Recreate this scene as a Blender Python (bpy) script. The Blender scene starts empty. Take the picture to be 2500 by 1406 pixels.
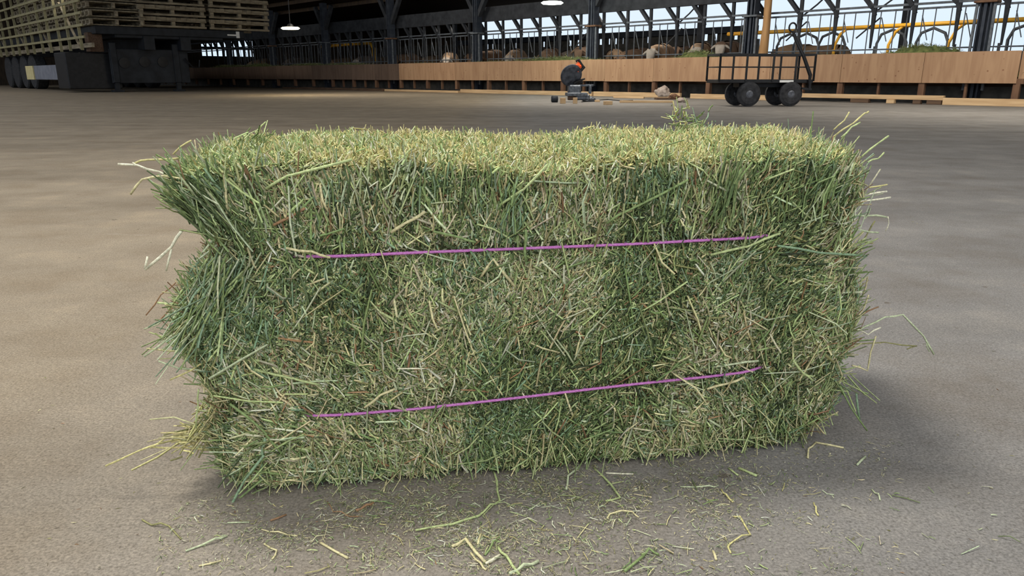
import bpy, bmesh, math, random
import numpy as np
from mathutils import Vector, Matrix
random.seed(4); RNG = np.random.default_rng(11)
SC = bpy.context.scene; C = SC.collection
PI = math.pi
# ------------------------------------------------------------------ camera model (2500 x 1406)
FPX = 1805.0; CX, CY, HOR = 1250.0, 703.0, 186.0
PITCH = math.atan((CY - HOR) / FPX); CH = 0.6
def ray(x, y):
    a = (x - CX) / FPX; b = -(y - CY) / FPX
    return np.array([a, math.cos(PITCH) + b * math.sin(PITCH), -math.sin(PITCH) + b * math.cos(PITCH)])
def ground(x, y, z=0.0):
    r = ray(x, y); return np.array([0, 0, CH]) + r * ((z - CH) / r[2])
# barn axes: S runs along the feed barrier (away to the left), T runs across it
ANG = math.radians(43.3)
S = np.array([-math.sin(ANG), math.cos(ANG), 0.0]); T = np.array([math.cos(ANG), math.sin(ANG), 0.0])
T0 = 18.42
RZ = math.atan2(S[1], S[0])          # local x = S ; local y = -T
def P(s, t, z=0.0): return Vector(S * s + T * t + np.array([0, 0, z]))
def wall_s(x, off=0.0):
    r = ray(x, HOR); return float((r * ((T0 + off) / (r @ T))) @ S)

# ------------------------------------------------------------------ materials
def lin(c):
    return tuple(((v / 255 + 0.055) / 1.055) ** 2.4 if v / 255 > 0.04045 else v / 255 / 12.92 for v in c) + (1,)
MATS = {}
def mat(name, c1, c2=None, rough=0.8, scale=6.0, metal=0.0, stretch=(1, 1, 1), bump=0.0, detail=5, spec=0.3, coords='Object'):
    if name in MATS: return MATS[name]
    m = bpy.data.materials.new(name); m.use_nodes = True; n = m.node_tree.nodes; l = m.node_tree.links
    b = n['Principled BSDF']; b.inputs['Roughness'].default_value = rough; b.inputs['Metallic'].default_value = metal
    b.inputs['Specular IOR Level'].default_value = spec
    tc = n.new('ShaderNodeTexCoord'); mp = n.new('ShaderNodeMapping'); mp.inputs['Scale'].default_value = stretch
    nz = n.new('ShaderNodeTexNoise'); nz.inputs['Scale'].default_value = scale; nz.inputs['Detail'].default_value = detail
    l.new(tc.outputs[coords], mp.inputs['Vector']); l.new(mp.outputs[0], nz.inputs['Vector'])
    cr = n.new('ShaderNodeValToRGB'); cr.color_ramp.elements[0].position = 0.32; cr.color_ramp.elements[1].position = 0.68
    cr.color_ramp.elements[0].color = lin(c1); cr.color_ramp.elements[1].color = lin(c2 or c1)
    l.new(nz.outputs['Fac'], cr.inputs['Fac']); l.new(cr.outputs['Color'], b.inputs['Base Color'])
    if bump:
        bp = n.new('ShaderNodeBump'); bp.inputs['Strength'].default_value = bump; bp.inputs['Distance'].default_value = 0.01
        l.new(nz.outputs['Fac'], bp.inputs['Height']); l.new(bp.outputs[0], b.inputs['Normal'])
    MATS[name] = m; return m

def floor_material():
    m = bpy.data.materials.new('barn_concrete'); m.use_nodes = True; n = m.node_tree.nodes; l = m.node_tree.links
    b = n['Principled BSDF']; b.inputs['Roughness'].default_value = 0.9; b.inputs['Specular IOR Level'].default_value = 0.25
    tc = n.new('ShaderNodeTexCoord')
    def noise(sc, det, stretch=(1, 1, 1), rough=0.55, rot=0.0, loc=(0, 0, 0)):
        mp = n.new('ShaderNodeMapping'); mp.inputs['Scale'].default_value = stretch; mp.inputs['Rotation'].default_value = (0, 0, rot)
        mp.inputs['Location'].default_value = loc
        z = n.new('ShaderNodeTexNoise'); z.inputs['Scale'].default_value = sc; z.inputs['Detail'].default_value = det; z.inputs['Roughness'].default_value = rough
        l.new(tc.outputs['Object'], mp.inputs['Vector']); l.new(mp.outputs[0], z.inputs['Vector']); return z.outputs['Fac']
    def ramp(src, stops, raw=0):
        r = n.new('ShaderNodeValToRGB'); e = r.color_ramp.elements
        while len(e) < len(stops): e.new(0.5)
        for k, (p, c) in enumerate(stops): e[k].position = p; e[k].color = (c if len(c) == 4 else lin(c)) if raw == 0 else tuple(q / 255 for q in c) + (1,)
        l.new(src, r.inputs['Fac']); return r.outputs['Color']
    def mix(mode, fac, a, bb):
        x = n.new('ShaderNodeMix'); x.data_type = 'RGBA'; x.blend_type = mode
        if isinstance(fac, float): x.inputs[0].default_value = fac
        else: l.new(fac, x.inputs[0])
        l.new(a, x.inputs[6]); l.new(bb, x.inputs[7]); return x.outputs[2]
    # slab browner to the left, greyer right: warm light painted into the base colour
    sx = n.new('ShaderNodeSeparateXYZ'); l.new(tc.outputs['Object'], sx.inputs[0])
    ma = n.new('ShaderNodeMath'); ma.operation = 'MULTIPLY_ADD'; l.new(sx.outputs[0], ma.inputs[0]); ma.inputs[1].default_value = 0.55; ma.inputs[2].default_value = 0.42
    mb = n.new('ShaderNodeMath'); mb.operation = 'MULTIPLY_ADD'; l.new(noise(1.3, 4, loc=(3, 1, 0)), mb.inputs[0]); mb.inputs[1].default_value = 0.5; l.new(ma.outputs[0], mb.inputs[2])
    base = ramp(mb.outputs[0], [(0.10, (137, 125, 107)), (0.9, (130, 126, 121))])
    cloud = ramp(noise(2.6, 10, rough=0.68), [(0.30, (96, 88, 78)), (0.52, (128, 128, 128)), (0.72, (176, 170, 160))], 1)
    col = mix('OVERLAY', 0.75, base, cloud)
    stre = ramp(noise(1.7, 6, stretch=(1, 2.4, 1), rot=0.25), [(0.36, (92, 88, 84)), (0.5, (128, 128, 128)), (0.66, (152, 150, 146))], 1)
    col = mix('OVERLAY', 0.25, col, stre)
    tread = ramp(noise(0.5, 5, stretch=(0.35, 3.2, 1), rot=-0.15, loc=(7, 2, 0)), [(0.38, (84, 84, 84)), (0.52, (128, 128, 128)), (0.7, (142, 142, 142))], 1)
    col = mix('OVERLAY', 0.4, col, tread)
    grit = ramp(noise(240, 3, rough=0.7), [(0.30, (60, 58, 54)), (0.5, (128, 128, 128)), (0.72, (198, 196, 190))], 1)
    col = mix('OVERLAY', 0.8, col, grit)
    grit2 = ramp(noise(90, 7, rough=0.8), [(0.3, (98, 96, 94)), (0.5, (128, 128, 128)), (0.7, (156, 156, 154))], 1)
    col = mix('OVERLAY', 0.9, col, grit2)
    # pale limestone scuffs
    sc_ = ramp(noise(1.1, 7, stretch=(0.6, 3.5, 1), rough=0.7, loc=(1.3, 4.2, 0)), [(0.66, (0, 0, 0)), (0.74, (110, 110, 110))], 1)
    pale = n.new('ShaderNodeRGB'); pale.outputs[0].default_value = lin((190, 185, 176))
    bw = n.new('ShaderNodeRGBToBW'); l.new(sc_, bw.inputs[0])
    col = mix('MIX', bw.outputs[0], col, pale.outputs[0])
    # dark manure-like crumbs pressed to the slab
    sp = ramp(noise(13, 4, rough=0.55, loc=(9, 3, 1)), [(0.70, (0, 0, 0)), (0.735, (170, 170, 170))], 1)
    dk = n.new('ShaderNodeRGB'); dk.outputs[0].default_value = lin((86, 74, 60)); bw2 = n.new('ShaderNodeRGBToBW'); l.new(sp, bw2.inputs[0])
    col = mix('MIX', bw2.outputs[0], col, dk.outputs[0])
    l.new(col, b.inputs['Base Color'])
    bp = n.new('ShaderNodeBump'); bp.inputs['Strength'].default_value = 0.55; bp.inputs['Distance'].default_value = 0.003
    l.new(noise(120, 6, rough=0.75), bp.inputs['Height']); l.new(bp.outputs[0], b.inputs['Normal'])
    return m

def strand_material(name='dried_hay_strand', rough=0.7):
    m = bpy.data.materials.new(name); m.use_nodes = True; n = m.node_tree.nodes; l = m.node_tree.links
    b = n['Principled BSDF']; b.inputs['Roughness'].default_value = rough; b.inputs['Specular IOR Level'].default_value = 0.35
    at = n.new('ShaderNodeAttribute'); at.attribute_name = 'strand_tint'
    tc = n.new('ShaderNodeTexCoord'); nz = n.new('ShaderNodeTexNoise'); nz.inputs['Scale'].default_value = 260; nz.inputs['Detail'].default_value = 2
    l.new(tc.outputs['Object'], nz.inputs['Vector'])
    cr = n.new('ShaderNodeValToRGB'); cr.color_ramp.elements[0].position = 0.3; cr.color_ramp.elements[0].color = lin((196, 196, 196)); cr.color_ramp.elements[1].position = 0.7; cr.color_ramp.elements[1].color = (1, 1, 1, 1)
    l.new(nz.outputs['Fac'], cr.inputs['Fac'])
    x = n.new('ShaderNodeMix'); x.data_type = 'RGBA'; x.blend_type = 'MULTIPLY'; x.inputs[0].default_value = 1.0
    l.new(at.outputs['Color'], x.inputs[6]); l.new(cr.outputs['Color'], x.inputs[7]); l.new(x.outputs[2], b.inputs['Base Color'])
    return m

def plywood(name, c1, c2, knot):
    m = bpy.data.materials.new(name); m.use_nodes = True; n = m.node_tree.nodes; l = m.node_tree.links
    b = n['Principled BSDF']; b.inputs['Roughness'].default_value = 0.75
    tc = n.new('ShaderNodeTexCoord'); oi = n.new('ShaderNodeObjectInfo')
    va = n.new('ShaderNodeVectorMath'); va.operation = 'ADD'; sc = n.new('ShaderNodeVectorMath'); sc.operation = 'SCALE'; sc.inputs[0].default_value = (17, 9, 5)
    l.new(oi.outputs['Random'], sc.inputs['Scale']); l.new(tc.outputs['Object'], va.inputs[0]); l.new(sc.outputs[0], va.inputs[1])
    mp = n.new('ShaderNodeMapping'); mp.inputs['Scale'].default_value = (4.5, 4.5, 0.55); l.new(va.outputs[0], mp.inputs[0])
    nz = n.new('ShaderNodeTexNoise'); nz.inputs['Scale'].default_value = 2.0; nz.inputs['Detail'].default_value = 5; nz.inputs['Distortion'].default_value = 0.6; l.new(mp.outputs[0], nz.inputs['Vector'])
    cr = n.new('ShaderNodeValToRGB'); cr.color_ramp.elements[0].position = 0.3; cr.color_ramp.elements[0].color = lin(c1); cr.color_ramp.elements[1].position = 0.62; cr.color_ramp.elements[1].color = lin(c2)
    l.new(nz.outputs['Fac'], cr.inputs['Fac'])
    vo = n.new('ShaderNodeTexVoronoi'); vo.inputs['Scale'].default_value = 6.0; l.new(va.outputs[0], vo.inputs['Vector'])
    kr = n.new('ShaderNodeValToRGB'); kr.color_ramp.elements[0].position = 0.05; kr.color_ramp.elements[0].color = (1, 1, 1, 1); kr.color_ramp.elements[1].position = 0.14; kr.color_ramp.elements[1].color = (0, 0, 0, 1)
    l.new(vo.outputs['Distance'], kr.inputs['Fac'])
    kn = n.new('ShaderNodeRGB'); kn.outputs[0].default_value = lin(knot)
    x = n.new('ShaderNodeMix'); x.data_type = 'RGBA'; l.new(kr.outputs['Color'], x.inputs[0]); l.new(cr.outputs['Color'], x.inputs[6]); l.new(kn.outputs[0], x.inputs[7])
    h = n.new('ShaderNodeHueSaturation'); mr = n.new('ShaderNodeMapRange'); mr.inputs[3].default_value = 0.85; mr.inputs[4].default_value = 1.1
    l.new(oi.outputs['Random'], mr.inputs[0]); l.new(mr.outputs[0], h.inputs['Value']); l.new(x.outputs[2], h.inputs['Color']); l.new(h.outputs[0], b.inputs['Base Color'])
    return m

def emission(name, col, strength):
    m = bpy.data.materials.new(name); m.use_nodes = True; b = m.node_tree.nodes['Principled BSDF']
    b.inputs['Base Color'].default_value = lin(col); b.inputs['Emission Color'].default_value = lin(col); b.inputs['Emission Strength'].default_value = strength
    return m

M_FLOOR = floor_material(); M_STRAND = strand_material()
M_PLY = plywood('new_plywood', (154, 117, 86), (174, 138, 104), (128, 86, 58))
M_PLYOLD = plywood('weathered_plywood', (96, 76, 62), (116, 94, 78), (80, 60, 48))
M_POSTW = mat('brown_wood_post', (88, 62, 46), (120, 90, 68), scale=9, stretch=(1, 1, .2), bump=.3)
M_LUMBER = mat('sawn_pine', (186, 152, 112), (212, 180, 138), scale=5, stretch=(.3, 3, 3), bump=.2)
M_DARKWOOD = mat('dark_weathered_timber', (74, 56, 44), (102, 80, 62), scale=6, stretch=(.4, 3, 3), bump=.3)
M_STEEL = mat('grey_galvanised_steel', (74, 78, 84), (104, 108, 112), rough=.6, metal=.0, scale=12)
M_COLUMN = mat('dark_blue_painted_steel', (38, 44, 54), (58, 62, 70), rough=.6, scale=5)
M_TRUSS = mat('dull_barn_steel', (34, 36, 40), (54, 56, 60), rough=.7, scale=5)
M_LOG = mat('debarked_log', (150, 112, 74), (190, 148, 100), scale=4, stretch=(2, 2, .3), bump=.4)
M_YELLOW = mat('yellow_enamel_pipe', (206, 146, 36), (226, 172, 60), rough=.5, scale=3)
M_ROOF = mat('sooty_roof_board', (46, 38, 30), (70, 56, 42), scale=2, stretch=(1, 5, 1))
M_CONC = mat('stained_concrete_curb', (60, 58, 54), (88, 84, 78), scale=4, bump=.3)
M_DARKC = mat('dark_damp_earth', (40, 36, 32), (60, 52, 44), scale=3)
M_BLACK = mat('black_painted_steel', (20, 20, 22), (34, 34, 36), rough=.5, scale=8)
M_CHASSIS = mat('oily_black_chassis', (22, 24, 28), (40, 44, 50), rough=.6, scale=3)
M_RUBBER = mat('dusty_rubber', (34, 34, 36), (58, 58, 60), rough=.85, scale=14, bump=.3)
M_HUB = mat('dull_hub_metal', (72, 74, 80), (104, 106, 112), rough=.5, metal=.3, scale=20)
M_PALLET = mat('grey_pallet_wood', (104, 94, 78), (158, 146, 122), scale=4, stretch=(.6, 3, 3), bump=.3)
M_STRAP = mat('yellowed_webbing', (128, 120, 90), (156, 148, 112), scale=9)
M_WHITE = mat('off_white_paint', (200, 200, 196), (224, 222, 216), scale=5)
M_CREAM = mat('cream_reflective_panel', (196, 182, 130), (214, 200, 150), scale=5)
M_GREYBOX = mat('grey_sheet_metal', (110, 112, 122), (134, 136, 144), rough=.6, scale=3)
M_ORANGE = mat('orange_plastic_casing', (222, 84, 34), (240, 104, 44), rough=.4, scale=5)
M_SAWGREY = mat('grey_cast_metal', (70, 74, 80), (112, 116, 122), rough=.45, metal=.4, scale=18)
M_PURPLE = mat('violet_plastic_twine', (184, 104, 172), (214, 140, 202), rough=.5, scale=300, bump=.5)
M_CORE = mat('packed_hay_mass', (56, 66, 40), (108, 112, 74), rough=.95, scale=70, bump=.6, detail=8)
M_FEED = mat('green_silage_feed', (70, 84, 44), (116, 120, 70), rough=.95, scale=9, bump=.8, detail=8)
M_TAN = mat('tan_cow_coat', (120, 98, 78), (158, 132, 106), rough=.9, scale=3)
M_BROWN = mat('brown_cow_coat', (80, 62, 50), (110, 88, 70), rough=.9, scale=3)
M_GREYC = mat('grey_cow_coat', (84, 76, 70), (116, 106, 98), rough=.9, scale=3)
M_FACE = mat('pale_cow_face', (140, 130, 120), (166, 156, 144), rough=.9, scale=6)
M_BAG = mat('pale_crumpled_sack', (150, 134, 122), (182, 168, 156), rough=.9, scale=9, bump=.6)
M_LAMP_W = emission('warm_lamp_glass', (255, 236, 190), 14); M_LAMP_C = emission('cool_lamp_glass', (240, 250, 235), 14)

# ------------------------------------------------------------------ mesh helpers
def link_mesh(name, verts, faces, m, parent=None, loc=None, rz=0.0, smooth=False):
    me = bpy.data.meshes.new(name); me.from_pydata([tuple(v) for v in verts], [], faces); me.update()
    o = bpy.data.objects.new(name, me); C.objects.link(o); me.materials.append(m)
    if smooth:
        for p_ in me.polygons: p_.use_smooth = True
    if parent: o.parent = parent
    if loc is not None: o.location = loc; o.rotation_euler = (0, 0, rz)
    return o
class MB:
    def __init__(s): s.v = []; s.f = []
    def add(s, v, f):
        k = len(s.v); s.v += [Vector(q) for q in v]; s.f += [[i + k for i in q] for q in f]
    def box(s, c, d, rot=None, bev=0.0):
        x, y, z = (q / 2 for q in d); b = min(bev, x * .9, y * .9, z * .9)
        if b <= 0:
            vs = [Vector((i * x, j * y, k * z)) for i in (-1, 1) for j in (-1, 1) for k in (-1, 1)]
            fs = [(0, 1, 3, 2), (4, 6, 7, 5), (0, 4, 5, 1), (2, 3, 7, 6), (0, 2, 6, 4), (1, 5, 7, 3)]
        else:
            bm = bmesh.new(); bmesh.ops.create_cube(bm, size=1)
            for v in bm.verts: v.co = Vector((v.co.x * 2 * x, v.co.y * 2 * y, v.co.z * 2 * z))
            bmesh.ops.bevel(bm, geom=list(bm.edges), offset=b, segments=1, affect='EDGES')
            bm.verts.index_update(); vs = [v.co.copy() for v in bm.verts]; fs = [[v.index for v in f.verts] for f in bm.faces]; bm.free()
        R = rot or Matrix.Identity(3)
        s.add([R @ v + Vector(c) for v in vs], fs)
    def bar(s, a, b, w, h=None, up=(0, 0, 1)):
        a, b = Vector(a), Vector(b); d = b - a; z = d.normalized(); u = Vector(up)
        if abs(z.dot(u)) > .95: u = Vector((1, 0, 0))
        x = u.cross(z).normalized(); y = z.cross(x); h = h or w
        vs = [p + x * (i * w / 2) + y * (j * h / 2) for p in (a, b) for i, j in ((-1, -1), (1, -1), (1, 1), (-1, 1))]
        s.add(vs, [(3, 2, 1, 0), (4, 5, 6, 7), (0, 1, 5, 4), (1, 2, 6, 5), (2, 3, 7, 6), (3, 0, 4, 7)])
    def tube(s, pts, r, n=8, caps=True):
        pts = [Vector(p) for p in pts]; rs = r if isinstance(r, (list, tuple)) else [r] * len(pts)
        k = len(s.v); x = None
        for i, p in enumerate(pts):
            d = (pts[min(i + 1, len(pts) - 1)] - pts[max(i - 1, 0)]).normalized()
            if x is None: x = d.orthogonal().normalized()
            x = (x - d * x.dot(d)).normalized(); y = d.cross(x)
            for j in range(n): a = 2 * PI * j / n; s.v.append(p + (x * math.cos(a) + y * math.sin(a)) * rs[i])
        for i in range(len(pts) - 1):
            for j in range(n): s.f.append([k + i * n + j, k + i * n + (j + 1) % n, k + (i + 1) * n + (j + 1) % n, k + (i + 1) * n + j])
        if caps: s.f.append([k + j for j in range(n)][::-1]); s.f.append([k + (len(pts) - 1) * n + j for j in range(n)])
    def lathe(s, prof, n=28, M=None):       # profile (radius, height) spun about local z, then moved by M
        k = len(s.v); M = M or Matrix.Identity(4)
        for r, h in prof:
            for j in range(n): a = 2 * PI * j / n; s.v.append(M @ Vector((r * math.cos(a), r * math.sin(a), h)))
        for i in range(len(prof) - 1):
            for j in range(n): s.f.append([k + i * n + j, k + i * n + (j + 1) % n, k + (i + 1) * n + (j + 1) % n, k + (i + 1) * n + j])
        s.f.append([k + j for j in range(n)][::-1]); s.f.append([k + (len(prof) - 1) * n + j for j in range(n)])
    def build(s, name, m, parent=None, loc=None, rz=0.0, smooth=False):
        return link_mesh(name, s.v, s.f, m, parent, loc, rz, smooth)
def tag(o, label, cat, group=None, kind=None):
    if label: o['label'] = label
    if cat: o['category'] = cat
    if group: o['group'] = group
    if kind: o['kind'] = kind
    return o
def struct(o): o['kind'] = 'structure'; return o
def thing(name, label, cat, loc=(0, 0, 0), rz=0.0, group=None):
    o = bpy.data.objects.new(name, None); C.objects.link(o); o.empty_display_size = .1
    o.location = loc; o.rotation_euler = (0, 0, rz); return tag(o, label, cat, group)
def copy_tree(o, parent=None):
    c = o.copy(); C.objects.link(c)
    if parent: c.parent = parent
    for ch in list(o.children): copy_tree(ch, c)
    return c
# points in the barn frame (s, t, z) -> local coordinates of an object at P(s0,t0) turned by RZ are (ds, -dt, z)
def L(ds, dt, z=0.0): return Vector((ds, -dt, z))

# ------------------------------------------------------------------ setting
fm = MB(); fm.add([(-90, -8, 0), (90, -8, 0), (90, 120, 0), (-90, 120, 0)], [(0, 1, 2, 3)])
struct(fm.build('floor', M_FLOOR))
# curb and pen ground behind the barrier
b = MB(); b.box(L(38, .85, .19), (76, .18, .38)); struct(b.build('wall_curb', M_CONC, None, P(0, T0), RZ))
b = MB(); b.box(L(38, 6.4, .05), (76, 10.6, .1)); struct(b.build('floor_pen', M_DARKC, None, P(0, T0), RZ))
# far side: low wall, curtain roll, fascia above the opening, solid bay further left
b = MB(); b.box(L(17, 11.5, .7), (60, .2, 1.4)); b.box(L(wall_s(1838, 11.2) + 15, 11.4, 1.05), (30, .25, 2.1))
for i in range(60): b.box(L(wall_s(1838, 11.2) + .3 + i * .5 + random.uniform(-.1, .1), 11.35, 2.15 + random.uniform(0, .1)), (random.uniform(.25, .6), .1, .5))
struct(b.build('wall_far', M_CONC, None, P(0, T0), RZ))
b = MB(); b.box(L(48.4, 11.5, 2.2), (27.4, .22, 4.4)); struct(b.build('wall_far_solid', M_ROOF, None, P(0, T0), RZ))
b = MB()
s_c = wall_s(1838, 11.2)
b.box(L((s_c + 36) / 2, 11.2, 2.5), (36 - s_c, .3, .26)); struct(b.build('trim_1', M_COLUMN, None, P(0, T0), RZ))
b = MB(); b.box(L(24, 11.5, 4.1), (76, .3, .6)); struct(b.build('trim_2', M_ROOF, None, P(0, T0), RZ))
# roof: flat soffit over the barrier side, rising towards the yard
b = MB()
for (t1, z1, t2, z2) in ((-2.0 + 6, 7.4, T0 + 1.2, 3.95), (T0 + 1.2, 3.95, T0 + 14, 3.95)):
    v = [P(-14, t1, z1), P(62.5, t1, z1), P(62.5, t2, z2), P(-14, t2, z2)]; u = [q + Vector((0, 0, .12)) for q in v]
    b.add(v + u, [(0, 1, 2, 3), (7, 6, 5, 4), (0, 4, 5, 1), (1, 5, 6, 2), (2, 6, 7, 3), (3, 7, 4, 0)])
struct(b.build('ceiling', M_ROOF))
b = MB()
for k in range(15):
    t = 5 + k * 1.05; z = 7.4 + (3.95 - 7.4) * (t - 4) / (T0 + 1.2 - 4) - .1
    b.bar(P(-12, t, z), P(61.5, t, z), .08, .18)
struct(b.build('trim_3', M_ROOF))
# end wall of the barn far to the left, with a barred opening
b = MB()
so = 62.0
for (t1, t2, z1, z2) in ((-30, T0 + 14, 3.5, 7.5), (-30, T0 + 5.9, 0, 3.5), (T0 + 10.4, T0 + 14, 0, 3.5), (T0 + 5.9, T0 + 10.4, 0, 2.05)):
    b.box(L(so, (t1 + t2) / 2 - T0, (z1 + z2) / 2), (.2, t2 - t1, z2 - z1))
struct(b.build('wall_end', M_ROOF, None, P(0, T0), RZ))

# eave girder and truss above the headlocks, rail etc.
g = thing('steel_girder', 'long dark lattice girder with slanted braces above the feed barrier', 'girder', P(0, T0 + .9), RZ)
b = MB(); b.box(L(30, 0, 2.8), (62, .16, .5)); b.build('beam', M_TRUSS, g)
b = MB(); b.box(L(30, -.02, 2.2), (62, .05, .05)); b.build('rail', M_STEEL, g)
b = MB(); b.box(L(30, .03, 2.1), (62, .05, .045)); b.build('rail', M_STEEL, g)
vs_ = [.45, 1.4, 2.3, 3.2, 4.1, 5.01, 5.95, 6.88, 7.79, 8.71, 9.64, 10.58, 11.6, 12.51, 13.42, 14.38, 15.26, 16.22, 17.2, 18.14, 19.08, 20.02, 20.98, 21.93]
while vs_[-1] < 46: vs_.append(vs_[-1] + .95)
for k, s in enumerate(vs_):
    b = MB(); b.bar(L(s, 0, 2.6), L(s - .01, 0, 2.1), .07, .08)
    b.add([L(s - .045, -.045, 2.15), L(s + .045, -.045, 2.15), L(s + .045, .045, 2.15), L(s - .045, .045, 2.15), L(s - .02, -.02, 1.25), L(s + .02, -.02, 1.25), L(s + .02, .02, 1.25), L(s - .02, .02, 1.25)],
          [(0, 1, 5, 4), (1, 2, 6, 5), (2, 3, 7, 6), (3, 0, 4, 7)])
    b.build('upright', M_TRUSS, g)
    b = MB(); b.bar(L(s + .43, .0, 2.62), L(s + .05, .0, 2.18), .125, .09); b.bar(L(s + .06, 0, 2.22), L(s - .02, 0, 2.0), .1, .07); b.build('brace', M_TRUSS, g)
    if k in (7, 9, 13, 17, 3):
        b = MB(); b.tube([L(s + .9, .06, 2.1), L(s + .55, .06, 2.35), L(s + .1, .06, 2.75)], .022); b.tube([L(s + .78, .06, 1.95), L(s + 1.3, .06, 1.5)], .02); b.build('strut', M_TRUSS, g)

# headlock fence: bars as parts of fence sections between columns
cols = [-.2, 5.3, 10.8, 16.35, 22.0, 27.6, 33.1, 38.6, 44.1]
names = ['at the right edge of the photo', 'right of the black cart', 'just above the black cart', 'above the miter saw', 'above the bare middle of the trough', 'above the dark weathered planks', 'beside the warm lamp', 'at the far left near the trailer', 'behind the trailer']
for k in range(len(cols) - 1):
    s1, s2 = cols[k] + .18, cols[k + 1] - .18
    f = thing('headlock_fence', 'grey steel feeding fence, bay %s' % ['at the right edge of the photo', 'behind and right of the black cart', 'left of the black cart', 'with brown and grey cows left of the orange saw', 'with the beige cow with a white leg', 'in the dim middle', 'below the warm lamp', 'at the dark far left'][k], 'fence', P(s1, T0 + .9), RZ, 'feeding fence bays between the columns')
    w = s2 - s1
    for z, r in ((1.22, .018), (.42, .03)):
        b = MB(); b.tube([L(0, 0, z), L(w, 0, z)], r, 6); b.build('rail', M_STEEL, f)
    n = int(w / .3)
    for i in range(n + 1):
        x = i * w / n + (0.03 if i % 2 else 0); b = MB(); b.tube([L(x, 0, .4), L(x, 0, 2.1)], .014, 6)
        b.build('bar', M_STEEL, f)
    for i in range(0, n, 3):
        x = (i + .5) * w / n; b = MB(); b.tube([L(x + .17, .03, 1.95), L(x, .03, 1.4)], .013, 6); b.build('locking_bar', M_STEEL, f)
for k, s in enumerate(cols):
    c = thing('steel_column', 'dark steel barn column ' + names[k], 'column', P(s, T0 + .55), RZ, 'columns along the feed barrier')
    b = MB(); b.box(L(0, 0, 1.95), (.06, .24, 3.9)); b.box(L(-.1, 0, 1.95), (.03, .26, 3.9)); b.box(L(.1, 0, 1.95), (.03, .26, 3.9)); b.box(L(0, .02, 1.95), (.2, .05, 3.9)); b.build('shaft', M_COLUMN, c)
    b = MB(); b.box(L(0, -.02, 2.13), (.44, .34, .05), bev=.01); b.build('clamp', M_POSTW if k % 2 else M_STEEL, c)
    b = MB(); b.bar(L(.19, -.08, .3), L(.17, -.08, 2.1), .05); b.bar(L(-.19, -.08, .3), L(-.17, -.08, 2.1), .05); b.build('side_rail', M_STEEL, c)
    b = MB(); b.bar(L(.08, 0, 2.75), L(.75, 0, 3.75), .16, .16); b.bar(L(-.08, 0, 2.75), L(-.75, 0, 3.75), .16, .16); b.build('knee_brace', M_TRUSS, c)
lg = MB(); lg.tube([L(0, 0, .35), L(.02, 0, 1.1), L(-.01, 0, 1.9), L(.02, 0, 3.9)], [.11, .13, .1, .1], 10)
tag(lg.build('log_post', M_LOG, None, P(10.42, T0 + .6), RZ, True), 'light brown debarked log post beside the dark column over the cart', 'post')

# ------------------------------------------------------------------ feed barrier
fb = thing('feed_barrier', 'long low trough front of orange plywood on short brown posts', 'feeder', P(0, T0), RZ)
ZT, ZB = 1.1, .45
e = 4.38 - 1.83 * 2
while e < 60:
    new = e < 25.5
    j = random.uniform(-.008, .008)
    b = MB(); b.box(L(e + .915, 0 if e > 4 else .05, (ZT + ZB) / 2 + j), (1.822, .018, ZT - ZB), bev=.002)
    o = b.build('plywood_panel', M_PLY if new else M_PLYOLD, fb)
    if not new: o['label'] = 'dark weathered plywood panel'
    b = MB(); b.box(L(e, .09, (ZB + .12) / 2 + .05), (.13, .13, ZB - .02), bev=.008); b.build('support_post', M_POSTW, fb)
    if e < 30:
        b = MB(); b.box(L(e + .95, .12, (ZB + .12) / 2 + .05), (.045, .09, ZB - .02)); b.build('stud', M_POSTW, fb)
    e += 1.83
b = MB(); b.box(L(29, .4, .47), (60, .66, .03)); b.build('trough_floor', M_DARKWOOD, fb)
b = MB(); b.box(L(29, .06, .5), (60, .05, .1)); b.build('cleat', M_POSTW, fb)
b = MB(); b.box(L(29, .86, .5), (60, .03, .9)); b.build('back_board', M_DARKWOOD, fb)

def vnoise(p, sc, seed=0):
    p = np.asarray(p) * sc + seed * 17.31; i = np.floor(p).astype(np.int64); f = p - i; f = f * f * (3 - 2 * f)
    def h(a):
        n = (a[..., 0] * 73856093) ^ (a[..., 1] * 19349663) ^ (a[..., 2] * 83492791); n = (n ^ (n >> 13)) * 1274126177
        return ((n ^ (n >> 16)) & 0xffff) / 65535.0
    r = 0
    for dx in (0, 1):
        for dy in (0, 1):
            for dz in (0, 1):
                w = (f[..., 0] if dx else 1 - f[..., 0]) * (f[..., 1] if dy else 1 - f[..., 1]) * (f[..., 2] if dz else 1 - f[..., 2])
                r = r + w * h(i + np.array([dx, dy, dz]))
    return r

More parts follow.
